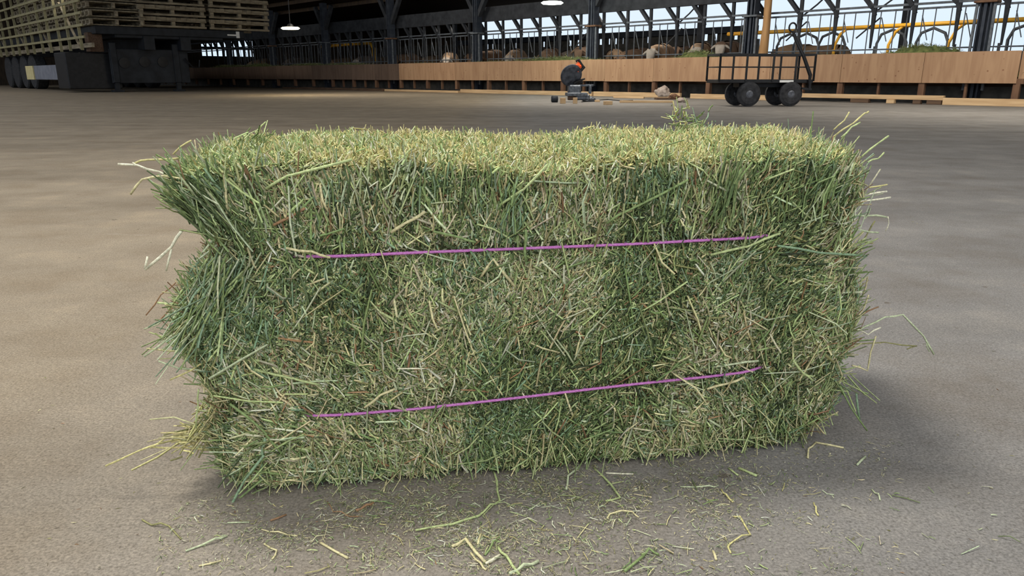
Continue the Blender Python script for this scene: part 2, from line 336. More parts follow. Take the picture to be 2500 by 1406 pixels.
def strands(name, root, dirv, length, width, col, mat_, parent=None, bend=.25, tube=False, kind='stuff', side=None):
    """many ribbons (or three-sided stems) in ONE mesh, each with its own colour"""
    n = len(root); d = dirv / np.linalg.norm(dirv, axis=1, keepdims=True)
    rnd = RNG.normal(size=(n, 3)); x = np.cross(d, rnd); x /= np.linalg.norm(x, axis=1, keepdims=True) + 1e-9
    if side is not None:
        x = np.cross(d, side) + .5 * x; x /= np.linalg.norm(x, axis=1, keepdims=True) + 1e-9
    y = np.cross(d, x); L2 = length[:, None] / 2; W = width[:, None]
    bnd = (RNG.normal(size=(n, 1)) * bend) * L2 * .5
    c0 = root - d * L2; c2 = root + d * L2; c1 = root + y * bnd + x * bnd * RNG.normal(size=(n, 1)) * .6
    if tube:
        k = 3; rings = []
        for c, w in ((c0, 1.0), (c1, 1.0), (c2, .85)):
            for j in range(3):
                a = 2 * PI * j / 3; rings.append(c + (x * math.cos(a) + y * math.sin(a)) * W * .5 * w)
        V = np.stack(rings, 1); nv = 9
        F = []
        for i in range(2):
            for j in range(3): F.append([i * 3 + j, i * 3 + (j + 1) % 3, (i + 1) * 3 + (j + 1) % 3, (i + 1) * 3 + j])
        F = np.array(F)
    else:
        V = np.stack([c0 - x * W * .3, c0 + x * W * .3, c1 - x * W * .5, c1 + x * W * .5, c2 - x * W * .15, c2 + x * W * .15], 1); nv = 6
        F = np.array([[0, 1, 3, 2], [2, 3, 5, 4]])
    Q = len(F); verts = V.reshape(-1, 3); faces = (F[None] + (np.arange(n) * nv)[:, None, None]).reshape(-1, 4)
    me = bpy.data.meshes.new(name); me.vertices.add(len(verts)); me.vertices.foreach_set('co', verts.astype(np.float32).ravel())
    me.loops.add(faces.size); me.loops.foreach_set('vertex_index', faces.astype(np.int32).ravel())
    me.polygons.add(len(faces)); me.polygons.foreach_set('loop_start', np.arange(0, faces.size, 4, dtype=np.int32))
    me.update(calc_edges=True)
    at = me.color_attributes.new('strand_tint', 'FLOAT_COLOR', 'POINT')
    cc = np.ones((n, nv, 4), np.float32); cc[:, :, :3] = col[:, None, :]
    at.data.foreach_set('color', cc.ravel())
    me.materials.append(mat_); o = bpy.data.objects.new(name, me); C.objects.link(o)
    if parent: o.parent = parent
    if kind: o['kind'] = kind
    return o
PAL = {k: np.array(lin(v)[:3]) for k, v in dict(
    deep=(98, 116, 74), green=(144, 164, 104), light=(194, 206, 142), blue=(146, 172, 134), sage=(206, 214, 172),
    straw=(228, 216, 164), pale=(242, 236, 204), brown=(168, 130, 94), yellow=(218, 208, 142), olive=(154, 150, 98), dust=(206, 196, 162), dark=(66, 76, 50)).items()}
def pick(weights, n):
    ks = list(weights); w = np.array([weights[k] for k in ks], float); w /= w.sum()
    idx = RNG.choice(len(ks), n, p=w); A_ = np.array([PAL[k] for k in ks])[idx]
    return np.clip(A_ * RNG.uniform(.68, 1.22, (n, 1)) * RNG.uniform(.95, 1.05, (n, 3)), 0, .9)

# feed lying in the trough and heaped above its lip
xs = np.arange(0, 58, .06); us = np.linspace(0, 1, 9)
def feed_z(s):
    z = 1.02 + .05 * math.sin(s * 1.3) + .05 * (vnoise(np.array([[s, 0, 0]]), 1.6)[0] - .5)
    for c, w, a in ((wall_s(2240, .3), .75, .2), (wall_s(2000, .3), .6, .12), (wall_s(1690, .3), .8, .26), (wall_s(1345, .3), 1.4, .24), (wall_s(800, .3), 3, .14), (wall_s(600, .3), 5, .16), (wall_s(1160, .3), 1.6, .05)):
        z += a * math.exp(-((s - c) / w) ** 2)
    if s < wall_s(2330, .3): z -= .3
    if wall_s(1580, .3) < s < wall_s(1480, .3): z -= .12
    return z
V = []; F = []
for i, s in enumerate(xs):
    zz = feed_z(s)
    for j, u in enumerate(us):
        q = np.array([[s, u * .8, 0]])
        V.append(L(s, .04 + u * .8, .5 + (zz - .5) * (1 - .25 * (2 * abs(u - .5)) ** 2) + .09 * (vnoise(q, 9, 2)[0] - .5) + .06 * (vnoise(q, 21, 3)[0] - .5)))
for i in range(len(xs) - 1):
    for j in range(8): a = i * 9 + j; F.append([a, a + 1, a + 10, a + 9])
fo = link_mesh('cattle_feed', V, F, M_FEED, None, P(0, T0), RZ)
tag(fo, 'green chopped hay feed heaped behind the orange plywood', 'feed', kind='stuff')
n = 9000; s_ = RNG.uniform(3, 50, n) ** 1.0; u_ = RNG.uniform(.05, .8, n)
z_ = np.array([feed_z(a) for a in s_]) + RNG.normal(0, .02, n)
rt = np.stack([s_, -u_, z_], 1); dr = RNG.normal(size=(n, 3)) * [1, 1, .7]
o = strands('feed_stem', rt, dr, RNG.uniform(.06, .22, n), RNG.uniform(.006, .012, n), pick(dict(green=3, olive=3, straw=1, deep=2), n) * .75, M_STRAND, fo)

# ------------------------------------------------------------------ floor timbers at the foot of the barrier
def timber(x1, x2, off, z, h, w, m, name, label, cat, grp=None, tw=0.0):
    s1, s2 = wall_s(x1, off), wall_s(x2, off); b = MB(); c = (s1 + s2) / 2
    b.box((0, 0, 0), (abs(s1 - s2), w, h), bev=.006)
    o = b.build(name, m, None, P(c, T0 + off, z + h / 2), RZ + tw); return tag(o, label, cat, grp)
timber(2960, 2312, -.22, 0, .15, .09, M_LUMBER, 'timber_beam', 'thick pale pine beam on the floor at the right edge', 'timber')
timber(2314, 1955, -.1, .09, .1, .12, M_LUMBER, 'timber_beam', 'pale pine beam resting on brown blocks right of the cart', 'timber')
timber(1958, 1690, -.16, 0, .13, .09, M_LUMBER, 'timber_beam', 'pale pine beam on the floor behind the cart wheels', 'timber')
timber(1665, 1452, -.12, 0, .14, .09, M_LUMBER, 'timber_beam', 'pale pine beam on the floor between saw and sack', 'timber')
timber(1448, 1125, -.1, 0, .13, .09, M_LUMBER, 'timber_beam', 'pale pine beam on the floor left of the saw', 'timber')
timber(1120, 915, -.35, 0, .08, .12, M_LUMBER, 'timber_beam', 'thin pale board on the floor left of the long beam, in the middle of the trough', 'timber')
timber(935, 735, -.45, 0, .1, .14, M_DARKWOOD, 'timber_beam', 'dark brown plank on the floor below the weathered panels', 'timber')
timber(1120, 690, .0, 0, .06, .14, M_POSTW, 'timber_beam', 'thin brown sill board under the far weathered panels', 'timber')
for x, w, m, lb in ((2108, .42, M_DARKWOOD, 'dark brown wood block under the pine beam, left of the pale upright block'), (2184, .17, M_LUMBER, 'pale wood block under the pine beam right of the cart'), (2249, .16, M_DARKWOOD, 'dark squarish wood block under the pine beam, middle of three'), (2292, .3, M_DARKWOOD, 'brown wood block at the right end of the raised pine beam')):
    b = MB(); b.box((0, 0, .045), (w, .14, .088), bev=.006); tag(b.build('wood_block', m, None, P(wall_s(x, -.14), T0 - .14), RZ), lb, 'block')

# yard bits around the saw
def at_g(x, y, z=0.0): return Vector(ground(x, y)) + Vector((0, 0, z))
def gbox(x, y, d, m, name, label, cat, rz=0.0, z=0.0, bev=.006):
    b = MB(); b.box((0, 0, d[2] / 2), d, bev=bev); return tag(b.build(name, m, None, at_g(x, y, z), rz), label, cat)
gbox(1374, 253, (.11, .1, .13), M_LUMBER, 'wood_block', 'pale wood block under the left side of the saw', 'block', .2)
gbox(1404, 253, (.1, .1, .13), M_LUMBER, 'wood_block', 'pale wood block under the middle of the saw', 'block', -.1)
gbox(1484, 256, (.17, .12, .08), M_LUMBER, 'wood_block', 'pale offcut block lying right of the saw', 'block', .4)
gbox(1458, 249, (.12, .07, .05), M_LUMBER, 'wood_block', 'small yellowish offcut just right of the saw', 'block', .1)
gbox(1578, 251, (1.25, .09, .05), M_LUMBER, 'pine_plank', 'pale narrow plank lying in front of the sack', 'plank', -.03)
gbox(1535, 240, (.95, .08, .05), M_LUMBER, 'pine_plank', 'pale plank lying aslant between saw and sack', 'plank', -.62)
gbox(1632, 243, (.7, .3, .05), M_DARKWOOD, 'scrap_board', 'dark brown scrap board under the sack', 'board', .1, bev=.003)
b = MB(); b.lathe([(.06, 0), (.075, .01), (.075, .15), (.03, .16)], 20, Matrix.Rotation(PI / 2, 4, 'Y')); o = b.build('paint_tin', M_CHASSIS, None, at_g(1346, 250, .076), .1, True); tag(o, 'dark round tin lying left of the saw blocks', 'tin')

# sack and crumpled pieces
def lump(name, x, y, r, m, label, cat, sq=(1, 1, 1), seed=0):
    bm = bmesh.new(); bmesh.ops.create_icosphere(bm, subdivisions=4, radius=1)
    co = np.array([v.co[:] for v in bm.verts]); dsp = 1 + .55 * (vnoise(co + 5, 2.1, seed) - .5) + .3 * (vnoise(co + 5, 5, seed + 1) - .5)
    for v, d in zip(bm.verts, dsp):
        c = v.co * float(d); v.co = Vector((c.x * r * sq[0], c.y * r * sq[1], max(0, (c.z + .75)) * r * sq[2] * .6))
    me = bpy.data.meshes.new(name); bm.to_mesh(me); bm.free(); me.materials.append(m); o = bpy.data.objects.new(name, me); C.objects.link(o)
    for p_ in me.polygons: p_.use_smooth = True
    o.location = at_g(x, y); return tag(o, label, cat)
sk = lump('crumpled_sack', 1617, 241, .2, M_BAG, 'pale crumpled sack on the dark scrap board under the trough', 'sack', (1, .7, 1.35), 3); sk.location.z = .05
lump('brown_rag', 1645, 246, .1, M_POSTW, 'brown crumpled rag right of the pale sack', 'rag', (1.2, .9, 1.1), 5).location.z = .052
lump('grey_rag', 1664, 250, .1, M_BAG, 'small greyish bundle at the right end of the scrap pile', 'rag', (1.1, .8, 1.0), 8)
lump('grey_rag', 1437, 248, .12, M_SAWGREY, 'grey crumpled cloth at the foot of the saw', 'rag', (1.3, .9, .9), 9)
b = MB(); q = [at_g(x, y, .012) for x, y in ((1420, 250), (1450, 246), (1485, 244), (1520, 247), (1545, 246))]; b.tube(q, .011, 6)
tag(b.build('power_cord', M_BLACK), 'black cord trailing right from the saw', 'cord')

# miter saw
sp = at_g(1398, 249); saw = thing('miter_saw', 'orange and black miter saw propped on wood blocks before the trough', 'saw', sp, .12)
k = .0086                                   # metres a pixel at that distance
def sx(x, y, d=0.0): return Vector(((x - 1398) * k, d, (249 - y) * k))
b = MB(); b.box(sx(1408, 228), (.5, .3, .08), bev=.012); b.box(sx(1402, 214), (.3, .24, .2), bev=.03); b.box(sx(1425, 236, -.05), (.34, .12, .14), bev=.03); b.build('base', M_SAWGREY, saw)
b = MB(); b.box(sx(1437, 204, .03), (.34, .03, .05), bev=.006); b.box(sx(1447, 215), (.06, .08, .2), bev=.01); b.build('fence_rail', M_SAWGREY, saw)
Mx = Matrix.Translation(sx(1392, 177)) @ Matrix.Rotation(math.radians(-12), 4, 'Y') @ Matrix.Rotation(PI / 2 + .45, 4, 'X')
Mz = Matrix.Rotation(0, 4, 'X')
b = MB(); b.lathe([(.05, -.045), (.23, -.04), (.275, -.01), (.275, .02), (.23, .045), (.05, .05)], 32, Mx)
for v in b.v: v.x *= .95
b.build('blade_guard', mat('scuffed_dark_guard', (36, 38, 44), (84, 88, 96), scale=9), saw, smooth=False)
b = MB(); b.lathe([(.2, -.056), (.235, -.054), (.235, -.047), (.2, -.047)], 40, Mx); b.build('saw_blade', M_STEEL, saw)
b = MB(); b.lathe([(.03, -.075), (.06, -.07), (.06, -.05)], 20, Mx); b.build('blade_hub', M_BLACK, saw)
b = MB(); b.box(sx(1409, 158), (.15, .16, .2), Matrix.Rotation(math.radians(25), 3, 'Y'), .03); b.box(sx(1413, 146, .02), (.1, .1, .08), bev=.02); b.build('motor_housing', M_ORANGE, saw)
b = MB(); b.tube([sx(1405, 140), sx(1412, 135), sx(1420, 148), sx(1427, 156), sx(1420, 164), sx(1412, 170)], [.03, .035, .035, .045, .035, .03], 10); b.build('handle', M_BLACK, saw, smooth=True)
b = MB(); b.tube([sx(1400, 200), sx(1415, 192), sx(1432, 186)], [.05, .035, .015], 8); b.tube([sx(1412, 196), sx(1426, 196)], .02, 8); b.build('pivot_arm', M_BLACK, saw)
b = MB(); b.box(sx(1397, 238, .02), (.2, .16, .1), bev=.01); b.build('foot_block', M_DARKWOOD, saw)

# ------------------------------------------------------------------ black cart
cl = Vector(ground(1825, 260)); fw = Vector(ground(1930, 260.5)); ex = (fw - cl).normalized()
yaw = math.atan2(ex.y, ex.x) + math.radians(14)
cart = thing('platform_cart', 'black four wheeled cart with railing and raised pull handle', 'cart', cl, yaw)
K = cl.y * 1 / (FPX * math.cos(PITCH) + 0) ; K = .00845
R = .245; WB = .9; TR = .62
wheels = [(0, 0), (WB, 0), (0, TR), (WB, TR)]
for (x, y) in wheels:
    b = MB(); M_ = Matrix.Translation((x, y, R)) @ Matrix.Rotation(PI / 2, 4, 'X')
    b.lathe([(.12, -.05), (.19, -.06), (.215, -.045), (R, -.03), (R, .03), (.215, .045), (.19, .06), (.12, .05)], 36, M_); w = b.build('wheel', M_RUBBER, cart, smooth=False)
    b = MB(); b.lathe([(.02, -.055), (.05, -.06), (.07, -.04), (.125, -.03), (.125, .03), (.05, .06), (.02, .06)], 24, M_); b.build('hub', M_HUB, w)
b = MB()
for x in (0, WB): b.bar((x, 0, R), (x, TR, R), .035)
b.build('axle', M_BLACK, cart)
x0, x1, y0, y1 = -.66, 1.36, -.02, TR + .04; zb = .5; zt = 1.02
b = MB(); b.box(((x0 + x1) / 2, (y0 + y1) / 2, zb), (x1 - x0, y1 - y0, .07), bev=.008); b.build('platform', M_BLACK, cart)
b = MB()
for x in (-.04, WB - .04, 1.0): b.bar((x, .1, zb), (x, .1, R + .02), .06, .05); b.bar((x, TR - .1, zb), (x, TR - .1, R + .02), .06, .05)
b.box((WB / 2, TR / 2, zb - .08), (1.2, .3, .08)); b.build('undercarriage', M_BLACK, cart)
for nm, pts in (('side_rail', ((x0, y0), (x1, y0))), ('side_rail', ((x0, y1), (x1, y1))), ('end_rail', ((x0, y0), (x0, y1))), ('end_rail', ((x1, y0), (x1, y1)))):
    (ax, ay), (bx_, by) = pts; b = MB(); ln = math.hypot(bx_ - ax, by - ay); n_ = 4 if ln > 1 else 1
    b.bar((ax, ay, zt), (bx_, by, zt), .04); b.bar((ax, ay, (zt + zb) / 2 + .02), (bx_, by, (zt + zb) / 2 + .02), .02)
    for i in range(n_ + 1):
        f = [0, .28, .56, .8, 1][i] if n_ == 4 else i
        b.bar((ax + (bx_ - ax) * f, ay + (by - ay) * f, zb), (ax + (bx_ - ax) * f, ay + (by - ay) * f, zt), .034)
    b.build(nm, M_BLACK, cart)
b = MB(); b.tube([(x1 - .1, y0 - .04, zb), (x1 - .1, y0 - .04, zb + .12), (x1 - .28, y0 - .02, 1.0), (x1 - .44, y0 + .05, 1.3), (x1 - .5, y0 + .08, 1.47)], [.028, .04, .036, .03, .03], 8)
c_ = Vector((x1 - .52, y0 + .08, 1.55)); b.tube([c_ + Vector((math.cos(a) * .075, 0, math.sin(a) * .085)) for a in np.linspace(-1.2, 5.0, 18)], .018, 8); b.build('pull_handle', M_BLACK, cart)
b = MB(); b.bar((x1 - .1, y0 - .05, zb), (x1 - .1, y0 - .05, .33), .05); b.bar((x1 - .26, y0 - .05, .36), (x1 - .05, y0 - .05, .34), .04); b.build('hitch', M_BLACK, cart)
b = MB(); b.box((.78, y0 - .004, zb), (.3, .006, .045)); b.build('maker_plate', M_WHITE, cart)['label'] = 'pale maker plate'

# ------------------------------------------------------------------ yellow pipe gate, stall loops, far posts
yg = thing('pipe_gate', 'yellow pipe barrier with bent legs in the pen behind the trough', 'gate', P(0, T0 + 3.0), RZ)
b = MB(); b.tube([L(-1, 0, 1.91), L(13.0, 0, 1.85)], .055, 10); b.build('top_pipe', M_YELLOW, yg, smooth=True)
for x in (2318, 2172, 2040): s = wall_s(x, 3.0); b = MB(); b.tube([L(s - .18, 0, 1.86), L(s, 0, 1.72), L(s + .14, 0, 1.4), L(s + .14, 0, .1)], .04, 8); b.build('leg', M_YELLOW, yg, smooth=True)
y2 = thing('pipe_gate', 'dim yellow arched pipe gate in the dark left of the middle', 'gate', P(wall_s(880, 2.5), T0 + 2.5), RZ)
b = MB(); b.tube([L(-1.3, 0, .1), L(-1.3, 0, 1.9), L(-1.05, 0, 2.15), L(1.2, 0, 2.15), L(3.6, 0, 2.1)], .09, 8); b.build('hoop', M_YELLOW, y2, smooth=True)
for i, x in enumerate((2490, 2445, 2225, 2130, 1990, 1930, 1890)):
    s = wall_s(x, 4.5); b = MB(); b.tube([L(s, 0, .1), L(s, 0, 1.5), L(s - .1, 0, 1.74), L(s - .4, 0, 1.86), L(s - .7, 0, 1.72), L(s - .8, 0, 1.5), L(s - .8, 0, 1.0)], .04, 8)
    tag(b.build('stall_divider', M_STEEL, None, P(0, T0 + 4.5), RZ, True), ['grey hooped stall pipe at the right edge', 'grey hooped stall pipe right of the rightmost column', 'grey hooped stall pipe below the yellow pipe above the green feed heap', 'grey hooped stall pipe behind the yellow leg', 'grey hooped stall pipe right of the cart handle', 'grey hooped stall pipe behind the cart handle', 'grey hooped stall pipe right of the log post'][i], 'pipe', 'hooped stall dividers')
b = MB()
for z in (.75, 1.0, 1.25, 1.45): b.tube([L(-2, 0, z), L(14.5, 0, z)], .02, 6)
for i in range(14): s = -1.5 + i * 1.2; b.bar(L(s, 0, .1), L(s, 0, 1.55), .07)
tag(b.build('pen_railing', M_STEEL, None, P(0, T0 + 8), RZ), 'low grey railing across the pen behind the yellow pipe', 'railing')
for i, s in enumerate((2, 9.5, 17, 24.5, 32)):
    b = MB(); b.box(L(0, 0, 1.95), (.18, .18, 3.7)); tag(b.build('pen_post', M_TRUSS, None, P(s, T0 + 7.6), RZ), ['thin grey post deep in the pen at the right edge', 'thin grey post deep in the pen right of the cart handle', 'thin grey post deep in the pen left of the cart', 'thin grey post deep in the pen above the saw', 'thin grey post deep in the pen at the left end of the bright opening'][i], 'post', 'posts deep in the pen')

# barred opening in the end wall
w1 = thing('window_1', None, None, P(62, T0 + 8.15), RZ); w1['kind'] = 'structure'
b = MB()
b.box(L(0, 0, 2.78), (.1, 4.5, .2)); b.box(L(0, 0, 3.47), (.1, 4.5, .1)); b.box(L(0, 0, 2.1), (.12, 4.5, .12))
for i in range(11): b.box(L(0, -2.2 + i * .44, 2.78), (.08, .1 if i != 5 else .3, 1.44))
for i in range(9): b.bar(L(.05, -2.1 + i * .46, 3.45), L(.05, -1.8 + i * .46, 2.85), .1)
b.build('window_bar', M_TRUSS, w1)

# ------------------------------------------------------------------ lamps
for (x, y, t, m, lab, sz, en, colr) in ((709, 69, 12.0, M_LAMP_W, 'glowing warm lamp hanging left of the dark columns', .52, 60, (1, .8, .5)), (1348, 7, 17.0, M_LAMP_C, 'bright cool lamp at the top of the photo above the saw', .62, 60, (.95, 1, .9))):
    r = ray(x, y); kk = (t) / (r @ T); pos = Vector(r * kk) + Vector((0, 0, CH))
    lt = thing('ceiling_lamp', lab, 'lamp', pos, 0)
    sc = kk / 20
    b = MB(); b.lathe([(.05, -.06), (.3, -.05), (.36, 0), (.3, .05), (.05, .06)], 24)
    for v in b.v: v.x *= sz * sc * 1.35; v.y *= sz * sc; v.z *= sz * sc * 1.1
    b.build('lamp_glass', m, lt, smooth=True)
    b = MB(); b.lathe([(.02, .25), (.12, .2), (.2, .06), (.02, .06)], 20)
    for v in b.v: v.x *= sz * sc; v.y *= sz * sc; v.z *= sz * sc
    b.tube([(0, 0, .1 * sc), (0, 0, 1.2)], .012, 6); b.build('lamp_housing', M_BLACK, lt)
    ld = bpy.data.lights.new('lamp_light', 'POINT'); ld.energy = en; ld.color = colr; ld.shadow_soft_size = .3; lo = bpy.data.objects.new('lamp_light', ld); C.objects.link(lo); lo.parent = lt; lo.location = (0, 0, -.35)

# ------------------------------------------------------------------ trailer with pallets
TS, TT0, TT1 = 32.0, 8.7, 14.5
tr = thing('flatbed_trailer', 'dark flatbed trailer loaded with wooden pallets at the left edge', 'trailer', P(TS, TT0), RZ)
W_ = TT1 - TT0
b = MB(); b.box(L(9, W_ / 2, 2.28), (18, W_, .3), bev=.02); b.build('deck', M_CHASSIS, tr)
b = MB(); b.box(L(1.0, W_ / 2 - .1, 2.09), (1.8, W_ - 1.6, .14), bev=.02); b.box(L(9, W_ / 2 - 1, 1.85), (18, .4, .5)); b.box(L(9, W_ / 2 + .4, 1.85), (18, .4, .5)); b.build('frame_rail', M_CHASSIS, tr)
bm = bmesh.new()
pl_ = MB(); pl_.box(L(.5, 2.0, .98), (.1, 3.0, 1.3), bev=.02); pl_.build('gear_plate', M_CHASSIS, tr)
for d, z in ((1.0, 1.1), (1.75, 1.15), (2.45, 1.15)):
    b = MB(); b.lathe([(.05, -.03), (.2, -.02), (.2, .02), (.05, .03)], 20, Matrix.Translation(L(.42, d, z)) @ Matrix.Rotation(PI / 2, 4, 'Y')); b.build('hole_rim', M_BLACK, tr)
for d in (.65, 3.0):
    g_ = MB(); g_.box(L(.5, d, 1.1), (.22, .24, 1.5), bev=.02); g_.box(L(.5, d, .35), (.15, .16, .6)); g_.box(L(.5, d, .04), (.35, .4, .08), bev=.01); g_.build('landing_leg', M_CHASSIS, tr)
b = MB(); b.box(L(1.6, 0, .8), (1.6, 1.9, 1.35), bev=.03); b.build('tool_locker', M_BLACK, tr)
b = MB(); b.box(L(.7, .1, 1.85), (.5, .5, .7), bev=.02); b.box(L(.43, .1, 1.7), (.03, .35, .4)); b.build('corner_bracket', M_DARKWOOD, tr)
b = MB(); b.box(L(5.4, -.3, .75), (5.4, .5, .6), bev=.02); b.build('side_box', M_GREYBOX, tr)
b = MB(); b.box(L(8.9, -.32, .75), (1.4, .52, .6), bev=.01); b.build('side_panel', M_CREAM, tr)['label'] = 'cream coloured side panel'
b = MB(); b.box(L(2.75, W_ * .96, 2.28), (.0, .0, .0)); b2 = MB(); b2.box(L(-.02, W_ - .3, 2.28), (.03, .14, .26)); b2.box(L(-.02, W_ - .55, 2.26), (.03, .4, .06)); b2.build('marker_plate', M_WHITE, tr)['label'] = 'off white marker plate'
for x in (10.9, 12.7, 14.6, 16.4):
    for d in (.2, W_ - .4):
        b = MB(); M_ = Matrix.Translation(L(x, d, .8)) @ Matrix.Rotation(PI / 2, 4, 'X')
        b.lathe([(.4, -.24), (.74, -.26), (.8, -.2), (.8, .2), (.74, .26), (.4, .24)], 32, M_); w = b.build('wheel', M_RUBBER, tr)
        b = MB(); b.lathe([(.12, -.2), (.2, -.26), (.42, -.2), (.42, .2), (.12, .2)], 24, M_ if d > 1 else M_ @ Matrix.Rotation(PI, 4, 'X')); b.build('hub', M_PALLET, w)
b = MB(); b.tube([L(.3, 3.3, 1.3), L(.3, 3.6, .95), L(.3, 3.85, .95), L(.3, 3.9, 1.25)], .03, 6); b.build('air_hose', M_BLACK, tr)

def pallet_mesh(l=2.3, w=1.9, h=.24):
    b = MB(); nb = 9
    for i in range(nb): b.box((-l / 2 + l * (i + .5) / nb, 0, h - .02), (l / nb * .7, w, .035))
    for i in range(4): b.box((-l / 2 + l * (i + .5) / 4, 0, .02), (l / 4 * .45, w, .035))
    for j in (-1, 0, 1):
        for i in range(-2, 3): b.box((i * l * .235, j * (w / 2 - .06), h / 2 - .0), (.16, .1, h - .07))
        b.box((0, j * (w / 2 - .06), h - .05), (l, .09, .03)); b.box((0, j * (w / 2 - .06), .05), (l, .09, .03))
    return b
def thick_pallet(l=2.6, w=1.9, h=.4):
    b = MB()
    b.box((0, 0, h - .05), (l, w, .1), bev=.01)
    for j in (-1, 1):
        b.box((0, j * (w / 2 - .05), .06), (l, .1, .08), bev=.01); b.box((0, j * (w / 2 - .02), h - .12), (l, .05, .07))
        for i in range(7): b.box((-l / 2 + .14 + i * (l - .28) / 6, j * (w / 2 + .012), h - .07), (.2, .05, .15), bev=.01)
        for i in range(3): b.box(((i - 1) * l * .45, j * (w / 2 - .1), h / 2), (.14, .14, h - .16))
    return b
pm = pallet_mesh(); first = None; second = None
lay_names = ['bottom', 'second', 'third', 'fourth', 'fifth', 'sixth', 'seventh', 'eighth', 'ninth', 'tenth']
row_names = ['at the near corner', 'in the second place along the left side', 'in the third place along the left side', 'in the fourth place along the left side', 'in the fifth place along the left side']
cross_names = ['', 'in the middle of the end face', 'at the right end of the end face']
for lay in range(6):
    for (i, j) in [(a, 0) for a in range(5)] + [(0, 1), (0, 2)]:
        if j:
            if lay > 3: continue
            if second is None: o = second = thick_pallet().build('wooden_pallet', M_PALLET)
            else: o = second.copy(); C.objects.link(o)
            o.location = P(TS + .9 + random.uniform(-.06, .06), TT0 + 2.9 + (j - 1) * 2.75, 2.44 + lay * .43); o.rotation_euler = (0, 0, RZ + PI / 2)
        else:
            if first is None: o = first = pm.build('wooden_pallet', M_PALLET)
            else: o = first.copy(); C.objects.link(o)
            o.location = P(TS + 1.0 + i * 2.4 + random.uniform(-.1, .1), TT0 + .75 + random.uniform(-.05, .05), 2.44 + lay * .3); o.rotation_euler = (0, 0, RZ + random.uniform(-.02, .02))
        tag(o, 'grey wooden pallet on the trailer, %s layer, %s' % (lay_names[lay], row_names[i] if j == 0 else cross_names[j]), 'pallet', 'pallets stacked on the trailer')
# slatted rack hung on the long side of the load
rk = thing('slatted_rack', 'tall wooden lattice rack covering the left side of the trailer load', 'rack', P(TS, TT0 - .45), RZ)
for i in range(7): b = MB(); b.box(L(9, 0, 2.0 + i * .42), (18.5, .05, .09)); b.build('cross_slat', M_STRAP, rk)
for i in range(13): b = MB(); x = .4 + i * 1.5; b.bar(L(x + (.15 if i % 2 else 0), .04, 1.55), L(x + .3, .04, 4.8), .1, .05, (1, 0, 0)); b.build('upright_slat', M_STRAP, rk)
for i in range(4): b = MB(); b.bar(L(.8 + i * 4.4, .1, 1.6), L(3.0 + i * 4.4, .1, 3.4), .08, .05); b.build('diagonal_slat', M_PALLET, rk)
b = MB(); b.box(L(9, .25, 1.72), (18.5, .1, .16)); b.build('bottom_rail', M_PALLET, rk)

# ------------------------------------------------------------------ cows
def cow_mesh(name, head_down=.55, turn=0.0):
    # joints with radii ; x forward
    J = [((-.95, 0, 1.18), .26), ((-.55, 0, 1.2), .34), ((0, 0, 1.14), .38), ((.45, 0, 1.16), .34), ((.8, 0, 1.2), .25),
         ((1.12, turn * .3, 1.3 - head_down * .2), .19), ((1.38, turn * .6, 1.34 - head_down * .5), .15), ((1.58, turn * .9, 1.28 - head_down * .62), .15), ((1.7, turn * 1.05, 1.1 - head_down * .5), .11), ((1.76, turn * 1.1, .98 - head_down * .4), .09)]
    E_ = [(i, i + 1) for i in range(len(J) - 1)]
    def leg(root, pts):
        k0 = root
        for p_, r in pts: J.append((p_, r)); E_.append((k0, len(J) - 1)); k0 = len(J) - 1
    for sy in (-1, 1):
        leg(1, [((-.72, .2 * sy, .95), .2), ((-.62, .23 * sy, .68), .12), ((-.8, .23 * sy, .42), .065), ((-.76, .23 * sy, .06), .06)])
        leg(3, [((.5, .2 * sy, .85), .15), ((.52, .2 * sy, .5), .075), ((.5, .2 * sy, .06), .06)])
    leg(0, [((-1.12, 0, 1.1), .05), ((-1.16, 0, .8), .03), ((-1.16, 0, .5), .05)])
    for sy in (-1, 1): leg(7, [((1.52, turn * .85 + .12 * sy, 1.36 - head_down * .62), .05), ((1.5, turn * .8 + .2 * sy, 1.32 - head_down * .62), .04), ((1.5, turn * .8 + .27 * sy, 1.26 - head_down * .62), .015)])
    me = bpy.data.meshes.new(name + '_frame'); me.from_pydata([j[0] for j in J], E_, [])
    o = bpy.data.objects.new(name + '_frame', me); C.objects.link(o)
    md = o.modifiers.new('skin', 'SKIN'); md.use_smooth_shade = True
    for v, j in zip(me.skin_vertices[0].data, J): v.radius = (j[1], j[1])
    me.skin_vertices[0].data[2].use_root = True
    sb = o.modifiers.new('sub', 'SUBSURF'); sb.levels = 2; sb.render_levels = 2
    dg = bpy.context.evaluated_depsgraph_get(); dg.update(); m2 = bpy.data.meshes.new_from_object(o.evaluated_get(dg)); m2.name = name
    C.objects.unlink(o); bpy.data.objects.remove(o)
    for p_ in m2.polygons: p_.use_smooth = True
    return m2
poses = [cow_mesh('cow_body', .22, 0), cow_mesh('cow_body', .0, .2), cow_mesh('cow_body', .35, -.1), cow_mesh('cow_body', .05, .1)]
cow_mats = dict(tan=M_TAN, brown=M_BROWN, grey=M_GREYC)
def place_cow(x, off, pose, coat, face, label, rz=0.0, sc=1.0):
    r = ray(x, HOR); s = wall_s(x, off)
    t = thing('cow', label, 'cow', P(s, T0 + off, .1), 0, 'cattle feeding at the trough')
    t.rotation_euler = (0, 0, math.atan2(-T[1], -T[0]) + rz * .6 + .42); t.scale = (sc, sc, sc)
    me = poses[pose].copy(); me.materials.clear(); me.materials.append(cow_mats[coat]); me.materials.append(M_FACE)
    if face:
        for p_ in me.polygons:
            if p_.center.x > 1.5 and p_.center.z < 1.34: p_.material_index = 1
    o = bpy.data.objects.new('body', me); C.objects.link(o); o.parent = t
